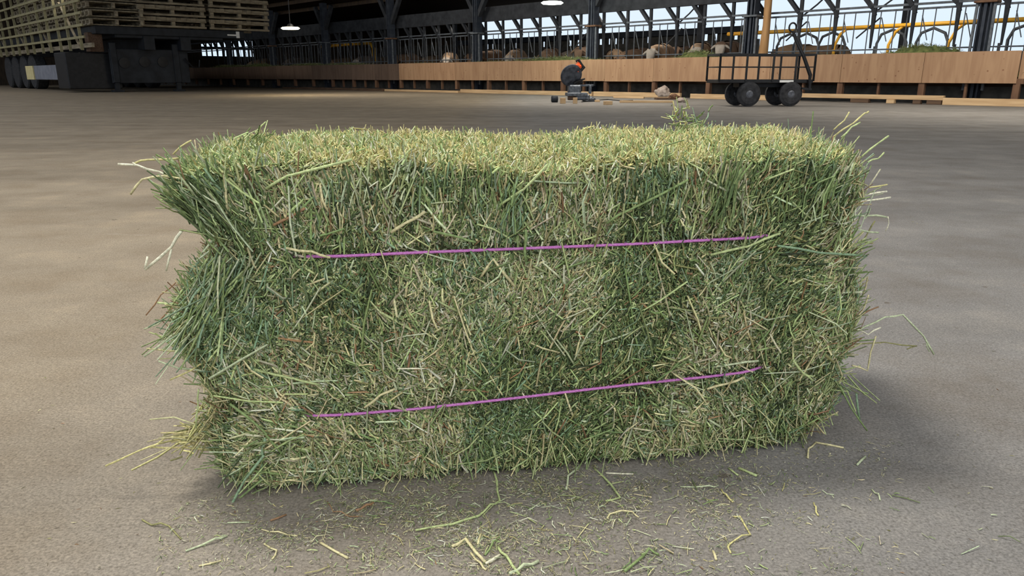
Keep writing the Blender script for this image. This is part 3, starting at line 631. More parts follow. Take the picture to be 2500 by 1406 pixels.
cw = [(1500, 4.4, 1, 'tan', 0, 'tan cow standing back right of the column above the saw', .3), (1560, 4.4, 2, 'brown', 0, 'brown cow deep in the pen left of the pale faced cows', -.3), (1165, 4.4, 1, 'brown', 0, 'brown cow standing back at the column over the bare trough', .2), (950, 4.4, 1, 'tan', 0, 'tan cow at the column over the dark weathered planks', 0),
      (1612, 1.85, 0, 'tan', 1, 'tan cow with a pale face lowered to the feed, left of the cart', 0),
      (1708, 1.85, 0, 'tan', 1, 'light faced cow directly left of the column over the cart', .1),
      (1668, 4.4, 1, 'brown', 0, 'tan cow standing back between the two pale faced cows', -.2),
      (1775, 1.75, 3, 'brown', 1, 'brown cow with a pale muzzle beside the column over the cart', -.15),
      (1425, 1.7, 3, 'brown', 0, 'tall brown cow right behind the column above the saw', .2),
      (1385, 4.4, 1, 'grey', 0, 'greyish brown cow left of the column above the saw', .5),
      (1345, 1.9, 0, 'brown', 0, 'brown cow behind the large feed heap left of the saw', .3),
      (1262, 1.9, 2, 'tan', 1, 'greyish cow with lowered head beneath the bright cool lamp', .4),
      (1205, 1.8, 0, 'brown', 0, 'dark brown cow right of the column over the bare trough', 0),
      (1100, 2.0, 2, 'tan', 1, 'beige cow with a pale face left of the column over the bare trough', .7),
      (1060, 4.6, 0, 'tan', 0, 'beige cow in the left middle behind two others', .3),
      (1000, 2.0, 0, 'brown', 0, 'brown cow right of the column over the dark weathered planks', .2),
      (905, 2.0, 2, 'grey', 1, 'grey cow in shade left of the column over the dark planks', .3),
      (850, 4.4, 0, 'tan', 0, 'dim tan cow between two dark columns', 0),
      (740, 2.0, 0, 'grey', 0, 'dim grey cow below and right of the warm lamp', .2),
      (655, 2.0, 2, 'tan', 0, 'dim tan cow at the far left below the warm lamp', .1),
      (1945, 5.6, 1, 'tan', 0, 'tan cow far in the pen behind the cart handle', 1.6)]
for a in cw: place_cow(*(a[:1] + (a[1] + .45,) + a[2:] + (1.0,)))

# ------------------------------------------------------------------ the bale
A0 = ground(560, 1200); be = math.radians(8.95); Ev = np.array([math.cos(be), math.sin(be), 0]); Nv = np.array([-Ev[1], Ev[0], 0])
def fp(x, y, d=0.0):
    r = ray(x, y); c = np.array([0, 0, CH]); k_ = ((A0 + Nv * d - c) @ Nv) / (r @ Nv); return c + r * k_
def bl(a, d, z): return A0 + np.multiply.outer(a, Ev) + np.multiply.outer(d, Nv) + np.multiply.outer(z, np.array([0, 0, 1.0]))
HB, DB = .478, .37
zL = [0, .05, .1, .136, .2, .232, .3, .321, .36, .384, .413, .457, .49]; aL = [.02, -.0, -.012, -.008, -.01, -.028, -.022, -.006, .026, .032, .006, -.02, -.035]
zR = [0, .026, .061, .134, .262, .396, .471, .5]; aR = [.915, .945, .975, .985, .978, .968, .965, .945]
def dip(a, z):
    w = np.clip((a - .02) / .06, 0, 1) * np.clip((.93 - a) / .06, 0, 1)
    g_ = np.exp(-((z - .36) / .022) ** 2) + np.exp(-((z - .13) / .022) ** 2)
    return .006 * g_ * w + .022 * g_ * (1 - w)
def bale_pos(c):
    """c: points on the surface of the cube [-1,1]^3 -> bale-local (a, d, z)"""
    p_ = 20.0; q = c / (np.sum(np.abs(c) ** p_, -1, keepdims=True) ** (1 / p_)) ; q = .5 * (q + 1)
    u, v, w = q[..., 0], q[..., 1], q[..., 2]
    z = w * (HB + .012 * v + .006 * np.sin(u * 9))
    l_ = np.interp(z, zL, aL); r_ = np.interp(z, zR, aR) + .09 * v * np.clip((z - .2) / .28, 0, 1); l_ = l_ + .03 * v * (np.clip(1 - z / .3, 0, 1)) - .0 * v
    a = l_ + u * (r_ - l_); d = v * DB
    X = np.stack([a, d, z], -1)
    n_ = c / np.max(np.abs(c), -1, keepdims=True); n_ = np.where(np.abs(n_) > .98, np.sign(n_), n_ * .15); n_ /= np.linalg.norm(n_, axis=-1, keepdims=True)
    # vertical flake ridges, lumps and the waist under each twine
    disp = .012 * (vnoise(X * [1, 1, .35], 14, 1) - .5) + .016 * (vnoise(X, 7, 2) - .5) + .012 * (vnoise(X, 30, 3) - .5)
    disp = disp - dip(a, z) + .012 * np.exp(-((z - .245) / .07) ** 2)
    disp = disp + .009 * np.clip(1 - z / .12, 0, 1)
    disp = np.where(c[..., 2] < -.98, np.minimum(disp, 0) * 0, disp)
    X = X + n_ * disp[..., None]; X[..., 2] = np.maximum(X[..., 2], .001)
    return X, n_
bale = thing('hay_bale', 'rectangular green hay bale tied with two purple twines on the concrete', 'bale')
V = []; F = []; G = 70
for ax in range(3):
    for sg in (-1, 1):
        g1, g2 = np.meshgrid(np.linspace(-1, 1, G + 1), np.linspace(-1, 1, G + 1), indexing='ij'); c = np.zeros(g1.shape + (3,)); c[..., ax] = sg; c[..., (ax + 1) % 3] = g1; c[..., (ax + 2) % 3] = g2
        X, n_ = bale_pos(c); X = X - n_ * .006; X[..., 2] = np.maximum(X[..., 2], .001); Wd = bl(X[..., 0], X[..., 1], X[..., 2]).reshape(-1, 3); k0 = len(V); V += [tuple(v) for v in Wd]
        for i in range(G):
            for j in range(G):
                q = [k0 + i * (G + 1) + j, k0 + (i + 1) * (G + 1) + j, k0 + (i + 1) * (G + 1) + j + 1, k0 + i * (G + 1) + j + 1]; F.append(q if sg > 0 else q[::-1])
core = link_mesh('hay_mass', V, F, M_CORE, bale, smooth=True); core['kind'] = 'stuff'

FRAME = np.array([Ev, Nv, [0, 0, 1.0]])     # rows: local axes in world
def scatter(ax, sg, n, kindw, lo, hi, wlo, whi, angle, jit, tilt, depth, tube, name, mask=None, bend=.25, mult=1.0):
    c = np.zeros((n, 3)); c[:, ax] = sg; c[:, (ax + 1) % 3] = RNG.uniform(-1, 1, n); c[:, (ax + 2) % 3] = RNG.uniform(-1, 1, n)
    X, N_ = bale_pos(c)
    if mask is not None:
        kp = mask(X, c) > RNG.uniform(0, 1, n); X, N_, c = X[kp], N_[kp], c[kp]; n = len(X)
    if ax == 1 and sg == -1 and depth[1] > .0015:
        pr = .93 if lo >= .007 else .8
        za = np.where(X[:, 2] > .25, np.interp(X[:, 0], [.05, .85], [.359, .361]), np.interp(X[:, 0], [.09, .43, .85], [.114, .122, .145]))
        kp = ~((np.abs(X[:, 2] - za) < .005 + lo * .3) & (RNG.uniform(0, 1, n) < pr) & (X[:, 0] > .15) & (X[:, 0] < .84)); X, N_, c = X[kp], N_[kp], c[kp]; n = len(X)
    base = angle(X) + RNG.normal(0, 1, n) * jit                      # 0 = up (or along depth for the top)
    up = np.zeros((n, 3)); sd = np.zeros((n, 3))
    if ax == 2: up[:, 1] = -1; sd[:, 0] = 1
    elif ax == 1: up[:, 2] = 1; sd[:, 0] = 1
    else: up[:, 2] = 1; sd[:, 1] = 1
    d = up * np.cos(base)[:, None] + sd * np.sin(base)[:, None]
    ti = np.abs(RNG.normal(0, tilt, n)); d = d * np.cos(ti)[:, None] + N_ * np.sin(ti)[:, None]
    ln = lo + (hi - lo) * RNG.uniform(0, 1, n) ** 2; wd = RNG.uniform(wlo, whi, n)
    pos = X + N_ * (RNG.uniform(*depth, n) + np.sin(ti) * ln * .35)[:, None]
    low = np.abs(d[:, 2]) * ln / 2 + .0015; pos[:, 2] = np.maximum(pos[:, 2], low)
    wpos = bl(pos[:, 0], pos[:, 1], pos[:, 2]); wd_ = d @ FRAME; nn = N_ @ FRAME
    if callable(kindw):
        col = kindw(X, n)
    else: col = pick(kindw, n)
    return strands(name, wpos, wd_, ln, wd, col * mult, M_STRAND, bale, bend=bend, tube=tube, side=nn)
def face_col(X, n):
    """patches of greener, bluer and strawy hay as in the pressed flakes"""
    f1 = vnoise(X * [1, 1, .6], 9, 4); f2 = vnoise(X, 16, 6)
    a = pick(dict(dark=2, deep=4, green=5, light=3, olive=2.5, blue=1.5, straw=1, brown=.3), n); b_ = pick(dict(light=3, straw=4, pale=1.5, sage=2, green=2, dust=2, brown=.5), n); c_ = pick(dict(blue=4, deep=2.5, sage=2, green=3, light=1), n)
    w = np.clip((f1 - .38) * 3.2 + .2 * (f2 - .5), .08, .85); pickb = RNG.uniform(0, 1, n) < w
    left = np.clip((.14 - X[:, 0]) / .12, 0, 1) * np.clip((X[:, 2] - .15) / .05, 0, 1) * .6
    pc = RNG.uniform(0, 1, n) < np.clip((f2 - .55) * 2, 0, .6) + left
    r_ = np.where(pickb[:, None], b_, a); return np.where(pc[:, None], c_, r_)
def top_col(X, n):
    f = vnoise(X, 11, 8); y = pick(dict(yellow=7, straw=4, light=3, pale=1, olive=.8), n); g_ = pick(dict(light=4, green=3, sage=2, yellow=1.5), n)
    gl = np.clip((.25 - X[:, 0]) / .25, 0, .7) * .6
    return np.where((RNG.uniform(0, 1, n) < np.clip(.8 - gl + (f - .5), 0, 1))[:, None], y, g_)
def ang_front(X):
    z = X[:, 2]; a = X[:, 0]
    wav = (vnoise(X * [1, 1, .5], 6, 9) - .5) * 2.6
    side_l = -np.clip((.14 - a) / .14, 0, 1) * .55 * np.where(z > .37, 1, np.where(z > .17, -1.0, .8)); side_r = np.clip((a - .82) / .14, 0, 1) * .8
    return np.where(z > .4, wav * .25, wav * np.clip((.46 - z) / .12, .25, 1)) + side_l + side_r
full = lambda X: RNG.uniform(-PI, PI, len(X))
# front face
scatter(1, -1, 120000, face_col, .003, .014, .0009, .0032, ang_front, .9, .55, (-.007, .002), False, 'leaf_chaff', bend=.6, mult=1.1)
scatter(1, -1, 27000, face_col, .006, .026, .0010, .0028, ang_front, .6, .4, (-.005, .002), True, 'short_stem', mult=1.12)
scatter(1, -1, 3600, face_col, .018, .056, .0020, .0040, ang_front, .6, .2, (-.001, .004), True, 'cut_stem', bend=.3, mult=1.2)
scatter(1, -1, 230, dict(light=4, sage=4, green=3, straw=3, brown=.6), .05, .12, .0022, .0042, lambda X: ang_front(X) * .7, .9, .08, (.003, .006), True, 'long_stem', bend=.35, mult=1.08)
# tall upright stems of the top edge, front side
scatter(1, -1, 5600, lambda X, n: face_col(X, n), .018, .05, .0018, .0037, lambda X: -np.clip((.2 - X[:, 0]) / .2, 0, 1) * .75 + np.clip((X[:, 0] - .8) / .2, 0, 1) * .35, .22, .22, (-.003, .007), True, 'upright_stem', mask=lambda X, c: np.clip((X[:, 2] - .37) / .05, 0, 1) * .9)
# top
scatter(2, 1, 46000, top_col, .004, .016, .0010, .0026, full, .5, 1.0, (-.003, .007), False, 'leaf_chaff', bend=.5, mult=1.2)
scatter(2, 1, 26000, top_col, .008, .028, .0013, .0030, full, .5, .8, (-.002, .007), True, 'cut_stem', mult=1.15)
scatter(2, 1, 700, dict(light=4, green=3, yellow=3, straw=2), .02, .055, .0018, .0038, full, .5, .25, (.002, .007), True, 'long_stem', bend=.4)
# ends
for sg, m_ in ((-1, 1), (1, 1)):
    scatter(0, sg, 13000, face_col, .006, .028, .001, .0023, lambda X: RNG.uniform(-.8, .8, len(X)), .6, .6, (-.004, .006), False, 'leaf_chaff', bend=.5)
    scatter(0, sg, 9000, dict(green=3, light=3, straw=3, sage=2, brown=.8, blue=1), .02, .07, .0012, .0026, lambda X: RNG.uniform(-.8, .8, len(X)), .5, .45, (-.004, .008), True, 'cut_stem')
# back
scatter(1, 1, 14000, face_col, .01, .05, .0015, .003, full, .5, .4, (-.004, .006), True, 'short_stem')
# stray ends along the top back rim and lower rim
scatter(1, 1, 1600, dict(yellow=4, light=4, straw=3), .015, .05, .0011, .0022, lambda X: RNG.normal(0, .5, len(X)), .2, .3, (0, .01), True, 'rim_stem', mask=lambda X, c: (X[:, 2] > .44) * 1.0)
scatter(1, -1, 2600, dict(light=3, straw=4, green=3, olive=2), .02, .06, .0012, .0026, lambda X: PI + RNG.normal(0, .5, len(X)), .3, .5, (0, .012), True, 'rim_stem', mask=lambda X, c: (X[:, 2] < .06) * 1.0)
# bundles splayed at the left end: upper flare, middle tuft and yellow foot tuft
def bundle(x0, y0, x1, y1, n, sp0, sp1, d0, d1, kindw, name, wd=(.0016, .0036), mult=1.0):
    p0 = fp(x0, y0, 0); p1 = fp(x1, y1, 0)
    r0 = p0 + RNG.normal(size=(n, 3)) * sp0 + Nv * RNG.uniform(d0, d1, (n, 1)); r1 = p1 + RNG.normal(size=(n, 3)) * sp1 + Nv * RNG.uniform(d0, d1, (n, 1))
    f0 = RNG.uniform(0, .72, (n, 1)); f1 = f0 + .14 + .42 * RNG.uniform(0, 1, (n, 1)) ** 1.8; f1 = np.minimum(f1, 1.0); a_ = r0 + (r1 - r0) * f0; b_ = r0 + (r1 - r0) * f1
    b_ = b_ + RNG.normal(size=(n, 3)) * np.linalg.norm(b_ - a_, axis=1, keepdims=True) * .16
    ln = np.linalg.norm(b_ - a_, axis=1); mid = (a_ + b_) / 2; hz = np.abs((b_ - a_)[:, 2]) / 2 + .002; mid[:, 2] = np.maximum(mid[:, 2], hz)
    strands(name, mid, b_ - a_, ln, RNG.uniform(*wd, n), pick(kindw, n) * mult, M_STRAND, bale, tube=True, bend=.25)
gd = dict(deep=3, green=4, light=3, sage=2)
bundle(548, 592, 385, 428, 380, .012, .012, -.01, .08, gd, 'flared_bundle')
bundle(600, 590, 475, 425, 300, .016, .016, -.01, .04, gd, 'flared_bundle')
bundle(640, 560, 600, 410, 110, .02, .02, -.01, .03, gd, 'flared_bundle')
bundle(560, 620, 430, 860, 360, .014, .018, -.012, .05, dict(blue=4, green=3, light=3, sage=3), 'hanging_tuft')
bundle(600, 640, 490, 880, 240, .02, .02, -.012, .02, dict(blue=4, green=3, light=3, sage=2), 'hanging_tuft')
bundle(540, 980, 450, 1110, 80, .014, .016, .0, .1, dict(yellow=4, straw=3, olive=2, light=1), 'foot_tuft')
bundle(530, 1080, 400, 1090, 80, .01, .014, .0, .08, dict(yellow=5, straw=3, olive=2), 'foot_tuft')
bundle(720, 1040, 590, 1150, 130, .02, .02, -.02, .03, gd, 'foot_tuft')
bundle(1960, 560, 2040, 390, 160, .02, .022, -.012, .03, gd, 'flared_bundle')
bundle(1980, 720, 2100, 540, 260, .02, .022, -.01, .1, dict(green=3, light=3, sage=2, straw=2), 'flared_bundle')
bundle(1960, 860, 2085, 780, 200, .02, .022, -.01, .08, dict(green=3, light=4, sage=2, straw=2), 'flared_bundle')
bundle(2000, 900, 2085, 970, 130, .02, .02, -.01, .08, dict(green=3, light=3, blue=3), 'hanging_tuft')
bundle(2085, 520, 2125, 400, 130, .012, .014, .02, .18, dict(pale=4, straw=3, dust=3), 'pale_tuft', mult=1.1)
bundle(2090, 620, 2150, 470, 60, .016, .014, .02, .14, dict(pale=4, straw=3, sage=3), 'pale_tuft', mult=1.1)
bundle(1740, 560, 1790, 380, 90, .012, .012, -.02, .0, dict(deep=3, green=4), 'flared_bundle')
bundle(1225, 560, 1260, 430, 70, .010, .012, -.016, .0, dict(blue=3, green=4), 'flared_bundle')
bundle(960, 480, 1000, 380, 60, .012, .012, -.016, .0, dict(light=3, sage=4), 'flared_bundle')
bundle(570, 400, 595, 330, 45, .014, .012, .1, .22, dict(green=3, light=4), 'flared_bundle')
bundle(1850, 350, 1850, 290, 60, .016, .014, .25, .36, dict(yellow=3, light=4, green=2), 'flared_bundle')
bundle(1880, 350, 1930, 300, 50, .012, .014, .25, .36, dict(blue=3, light=4, green=2), 'flared_bundle')

# stems that stick out, each its own part
def poly_stem(name, pts, w, col, parent, label=None):
    b = MB(); n_ = len(pts); Q = []
    for i in range(n_ - 1):
        for f in (0, .5): Q.append(pts[i] + (pts[i + 1] - pts[i]) * f)
    Q.append(pts[-1]); Q = [Vector(q) + Vector(RNG.normal(0, .0006, 3)) for q in Q]
    b.tube(Q, [w * (.55 if i in (0, len(Q) - 1) else (.5 + .12 * (i % 2))) for i in range(len(Q))], 6)
    o = b.build(name, M_STRAND, parent, smooth=True); me = o.data; at = me.color_attributes.new('strand_tint', 'FLOAT_COLOR', 'POINT')
    at.data.foreach_set('color', np.tile(np.append(PAL[col] if isinstance(col, str) else col, 1).astype(np.float32), len(me.vertices)))
    if label: o['label'] = label
    return o
fly = [(.05, .0028, 'pale', [(288, 402), (335, 404), (385, 420), (440, 440)]), (.05, .0018, 'pale', [(325, 398), (338, 406)]), (.02, .0028, 'straw', [(318, 475), (347, 438), (400, 430), (460, 440)]),
       (.1, .0026, 'yellow', [(325, 399), (360, 390), (455, 386)]), (.16, .0022, 'yellow', [(423, 378), (442, 357), (468, 340)]), (.22, .003, 'light', [(745, 362), (775, 343), (799, 318)]),
       (.0, .0034, 'pale', [(355, 657), (420, 602), (446, 560)]), (.0, .0026, 'pale', [(406, 660), (418, 608)]), (.0, .0026, 'pale', [(353, 655), (360, 627)]),
       (.02, .0026, 'light', [(384, 741), (450, 745)]), (.06, .0018, 'brown', [(357, 770), (395, 720), (430, 690)]), (.06, .0018, 'brown', [(375, 795), (410, 760), (440, 735)]),
       (.0, .0026, 'sage', [(353, 870), (420, 820), (500, 760)]), (.0, .0022, 'sage', [(390, 880), (440, 900), (500, 905)]), (.0, .0024, 'yellow', [(413, 928), (470, 900), (510, 880)]),
       (.02, .0026, 'yellow', [(256, 1138), (335, 1103), (393, 1082), (470, 1062)]), (.02, .0026, 'yellow', [(366, 1094), (402, 1070), (490, 1066)]), (.02, .0024, 'yellow', [(370, 1092), (440, 1092), (520, 1100)]),
       (.0, .0022, 'light', [(478, 1045), (482, 990), (486, 950)]), (-.03, .0034, 'blue', [(537, 1292), (556, 1250), (600, 1170), (645, 1110)]), (-.02, .0028, 'green', [(525, 1280), (575, 1225), (640, 1170)]),
       (.2, .0028, 'yellow', [(2034, 335), (2081, 300), (2112, 277), (2121, 272)]), (.2, .0022, 'yellow', [(2036, 318), (2061, 293), (2073, 273)]), (.18, .0026, 'light', [(2054, 335), (2080, 312), (2100, 299)]),
       (.14, .0028, 'light', [(2100, 385), (2150, 345), (2171, 331)]), (.1, .0024, 'light', [(2118, 396), (2145, 385), (2159, 371)]), (.1, .003, 'pale', [(2080, 496), (2120, 489), (2173, 482)]), (.1, .0028, 'pale', [(2080, 486), (2118, 476), (2165, 466)]),
       (.1, .0024, 'yellow', [(2120, 460), (2168, 452)]), (.06, .0028, 'sage', [(2070, 524), (2111, 526), (2168, 528)]), (.06, .0014, 'pale', [(2168, 528), (2170, 545), (2162, 562)]), (.06, .0028, 'sage', [(2060, 560), (2101, 563), (2145, 568)]),
       (.06, .0022, 'olive', [(2104, 596), (2120, 565), (2136, 540)]), (-.01, .0034, 'blue', [(1900, 600), (2001, 616), (2113, 624)]), (.06, .0022, 'straw', [(2085, 700), (2118, 676), (2106, 725)]),
       (.03, .0028, 'sage', [(2060, 830), (2112, 796), (2162, 774), (2204, 769), (2255, 820), (2279, 866)]), (.03, .0016, 'sage', [(2262, 838), (2268, 858)]), (.08, .0022, 'olive', [(2085, 840), (2162, 835), (2238, 845)]), (.08, .0018, 'olive', [(2238, 845), (2214, 852)]),
       (.02, .0026, 'straw', [(2136, 820), (2126, 860), (2118, 905), (2080, 892)]), (.08, .0022, 'brown', [(2100, 770), (2145, 749)]), (.04, .0024, 'straw', [(2088, 785), (2108, 750), (2120, 720)]),
       (.0, .0024, 'green', [(2050, 940), (2075, 995), (2118, 1052)]), (.0, .003, 'blue', [(2090, 960), (2098, 1025)]), (.02, .0024, 'pale', [(2080, 800), (2120, 815), (2150, 800)]),
       (-.012, .0042, 'sage', [(1958, 734), (2000, 736), (2045, 752)]), (-.014, .0042, 'olive', [(1950, 790), (2000, 850), (2036, 885)]), (-.012, .0036, 'light', [(1850, 785), (1890, 780), (1930, 760)]),
       (-.012, .0034, 'light', [(1735, 620), (1830, 600), (1905, 570)]), (-.012, .0034, 'green', [(1480, 545), (1540, 510), (1680, 440)]), (-.012, .004, 'straw', [(955, 570), (990, 545), (1040, 515)]),
       (-.012, .0036, 'straw', [(1175, 675), (1204, 630), (1255, 700)]), (-.014, .0034, 'straw', [(698, 606), (760, 614), (806, 630)]), (-.012, .0036, 'brown', [(668, 548), (712, 528), (745, 508)]), (-.012, .0032, 'green', [(1060, 565), (1120, 580), (1160, 592)]),
       (-.012, .0034, 'light', [(1220, 500), (1280, 462), (1340, 400)]), (-.012, .0034, 'light', [(650, 460), (700, 430), (860, 390)]), (-.016, .0034, 'straw', [(890, 995), (930, 965), (965, 948)]), (-.016, .0032, 'light', [(620, 900), (720, 925), (780, 940)]),
       (-.012, .0036, 'green', [(1285, 640), (1282, 605), (1284, 560)]), (-.016, .0034, 'light', [(565, 870), (610, 878), (646, 884)]), (-.014, .0032, 'green', [(560, 985), (640, 1050), (690, 1110)]), (-.014, .0036, 'blue', [(635, 1180), (640, 1120), (645, 1070)]),
       (-.012, .0034, 'sage', [(1738, 895), (1790, 888), (1850, 880)]), (-.012, .0034, 'light', [(1935, 880), (1960, 910), (1985, 930)]), (-.012, .0034, 'straw', [(1725, 950), (1780, 935), (1815, 922)])]
for d, w, c, pts in fly: poly_stem('loose_stem', [fp(x, y, d) for x, y in pts], w, c, bale)

# twine: a violet loop around the bale at two heights
def front_pt(x, y, out=.0015):
    p0 = fp(x, y, 0) - A0; a = p0 @ Ev; z = p0[2]
    return a, z
for (pts, zz) in (([(650, 628), (850, 623), (1250, 608), (1600, 593), (1900, 578)], .36), ([(700, 1020), (760, 1016), (1000, 996), (1250, 968), (1500, 941), (1750, 913), (1880, 898)], .13)):
    fr = [front_pt(x, y) for x, y in pts]; path = []
    aa = np.linspace(fr[0][0], fr[-1][0], 60); zq = np.interp(aa, [f[0] for f in fr], [f[1] for f in fr])
    q0 = np.stack([aa, zq], 1)
    al, ar = np.interp(zq[0], zL, aL), np.interp(zq[-1], zR, aR)
    ul = (aa - al) / (ar - al)
    c = np.stack([2 * ul - 1, -np.ones_like(aa), 2 * zq / HB - 1], 1); X, N_ = bale_pos(c)
    dd = np.minimum(np.convolve(np.pad(X[:, 1], 7, 'edge'), np.ones(15) / 15, 'valid') - .0085, X[:, 1] - .004)
    dd = np.convolve(np.pad(dd, 4, 'edge'), np.ones(9) / 9, 'valid')
    dd = dd + .020 * np.clip(1 - (aa - aa[0]) / .10, 0, 1) ** 2 + .020 * np.clip(1 - (aa[-1] - aa) / .06, 0, 1) ** 2
    path += [bl(a_, d_, z_) for a_, d_, z_ in zip(aa, dd, zq)]
    path += [bl(.93, .045, zq[-1]), bl(.95, .08, zz), bl(.965, .3, zz), bl(.94, DB + .001, zz), bl(.5, DB + .006, zz), bl(.05, DB + .001, zz), bl(.02, .3, zz), bl(.03, .08, zz), bl(.06, .04, zq[0]), path[0]]
    b = MB(); b.tube(path, .0022, 8, caps=False); tw = b.build('twine', M_PURPLE, bale, smooth=True); tw['label'] = 'violet baling twine'
    n = 260; ii = RNG.integers(0, 59, n); rt = np.array(path)[ii] + RNG.normal(0, .0008, (n, 3)) + np.array([0, 0, .0015])
    o = strands('twine_fuzz', rt, RNG.normal(size=(n, 3)) * [1.5, .4, 1], RNG.uniform(.003, .007, n), np.full(n, .00035), np.tile(np.array(lin((196, 110, 196))[:3]), (n, 1)), M_STRAND, tw)

# ------------------------------------------------------------------ chaff and stems on the floor
n = 26000
gx = RNG.uniform(380, 2200, n * 3); gy = 1070 + 336 * RNG.uniform(0, 1, n * 3)
edge = np.interp(gx, [380, 560, 900, 1200, 1600, 1960, 2200], [1260, 1190, 1160, 1130, 1090, 1060, 1040])
dens = np.exp(-((gx - 1250) / 520) ** 2) * np.exp(-np.clip(gy - edge - 90, 0, 999) / 150) * (gy > edge) + .1 * (gy > edge)
dens += .5 * np.exp(-((gx - 1250) / 180) ** 2 - ((gy - 1330) / 60) ** 2) + .3 * np.exp(-((gx - 800) / 160) ** 2 - ((gy - 1270) / 50) ** 2)
kp = RNG.uniform(0, 1, n * 3) < dens; gx, gy = gx[kp][:n], gy[kp][:n]; n = len(gx)
pos = np.array([ground(a, b_) for a, b_ in zip(gx, gy)]); clump = vnoise(pos, 22, 3); kp = RNG.uniform(0, 1, n) < .25 + 1.2 * (clump - .3); pos = pos[kp]; n = len(pos)
ln = .002 + .012 * RNG.uniform(0, 1, n) ** 3; dr = RNG.normal(size=(n, 3)) * [1, 1, .12]; pos[:, 2] = .0011 + RNG.uniform(0, .0015, n)
ch = strands('hay_chaff', pos, dr, ln, RNG.uniform(.0005, .0015, n), pick(dict(straw=3, pale=1, green=1.5, sage=2, olive=3, light=1, dust=3, deep=1), n) * .8, M_STRAND, None, bend=.6, side=np.tile([0, 0, 1.0], (n, 1)))
tag(ch, 'fine chaff and leaf crumbs scattered on the concrete before the bale', 'chaff', kind='stuff')
# small stems, thinly scattered, too many to count
n = 330; gx = RNG.normal(1300, 420, n); gy = RNG.uniform(1180, 1400, n); kp = gy > np.interp(gx, [380, 560, 900, 1200, 1600, 1960, 2200], [1260, 1230, 1190, 1150, 1120, 1090, 1060]); gx, gy = gx[kp], gy[kp]; n = len(gx)
pos = np.array([ground(a, b_) for a, b_ in zip(gx, gy)]); pos[:, 2] = .0022
o = strands('short_floor_stem', pos, RNG.normal(size=(n, 3)) * [1, 1, .03], .008 + .03 * RNG.uniform(0, 1, n) ** 2, RNG.uniform(.0009, .002, n), pick(dict(straw=3, pale=2, sage=3, light=3, yellow=1, green=2), n), M_STRAND, ch, tube=True, bend=.5)
# stray specks farther out over the slab
n = 500; gx = RNG.uniform(0, 2500, n); gy = RNG.uniform(330, 1400, n); pos = np.array([ground(a, b_) for a, b_ in zip(gx, gy)]); pos[:, 2] = .0014
o = strands('stray_chaff', pos, RNG.normal(size=(n, 3)) * [1, 1, .05], RNG.uniform(.003, .009, n), RNG.uniform(.0008, .002, n), pick(dict(straw=2, olive=2, dust=3, brown=1), n) * .7, M_STRAND, ch)

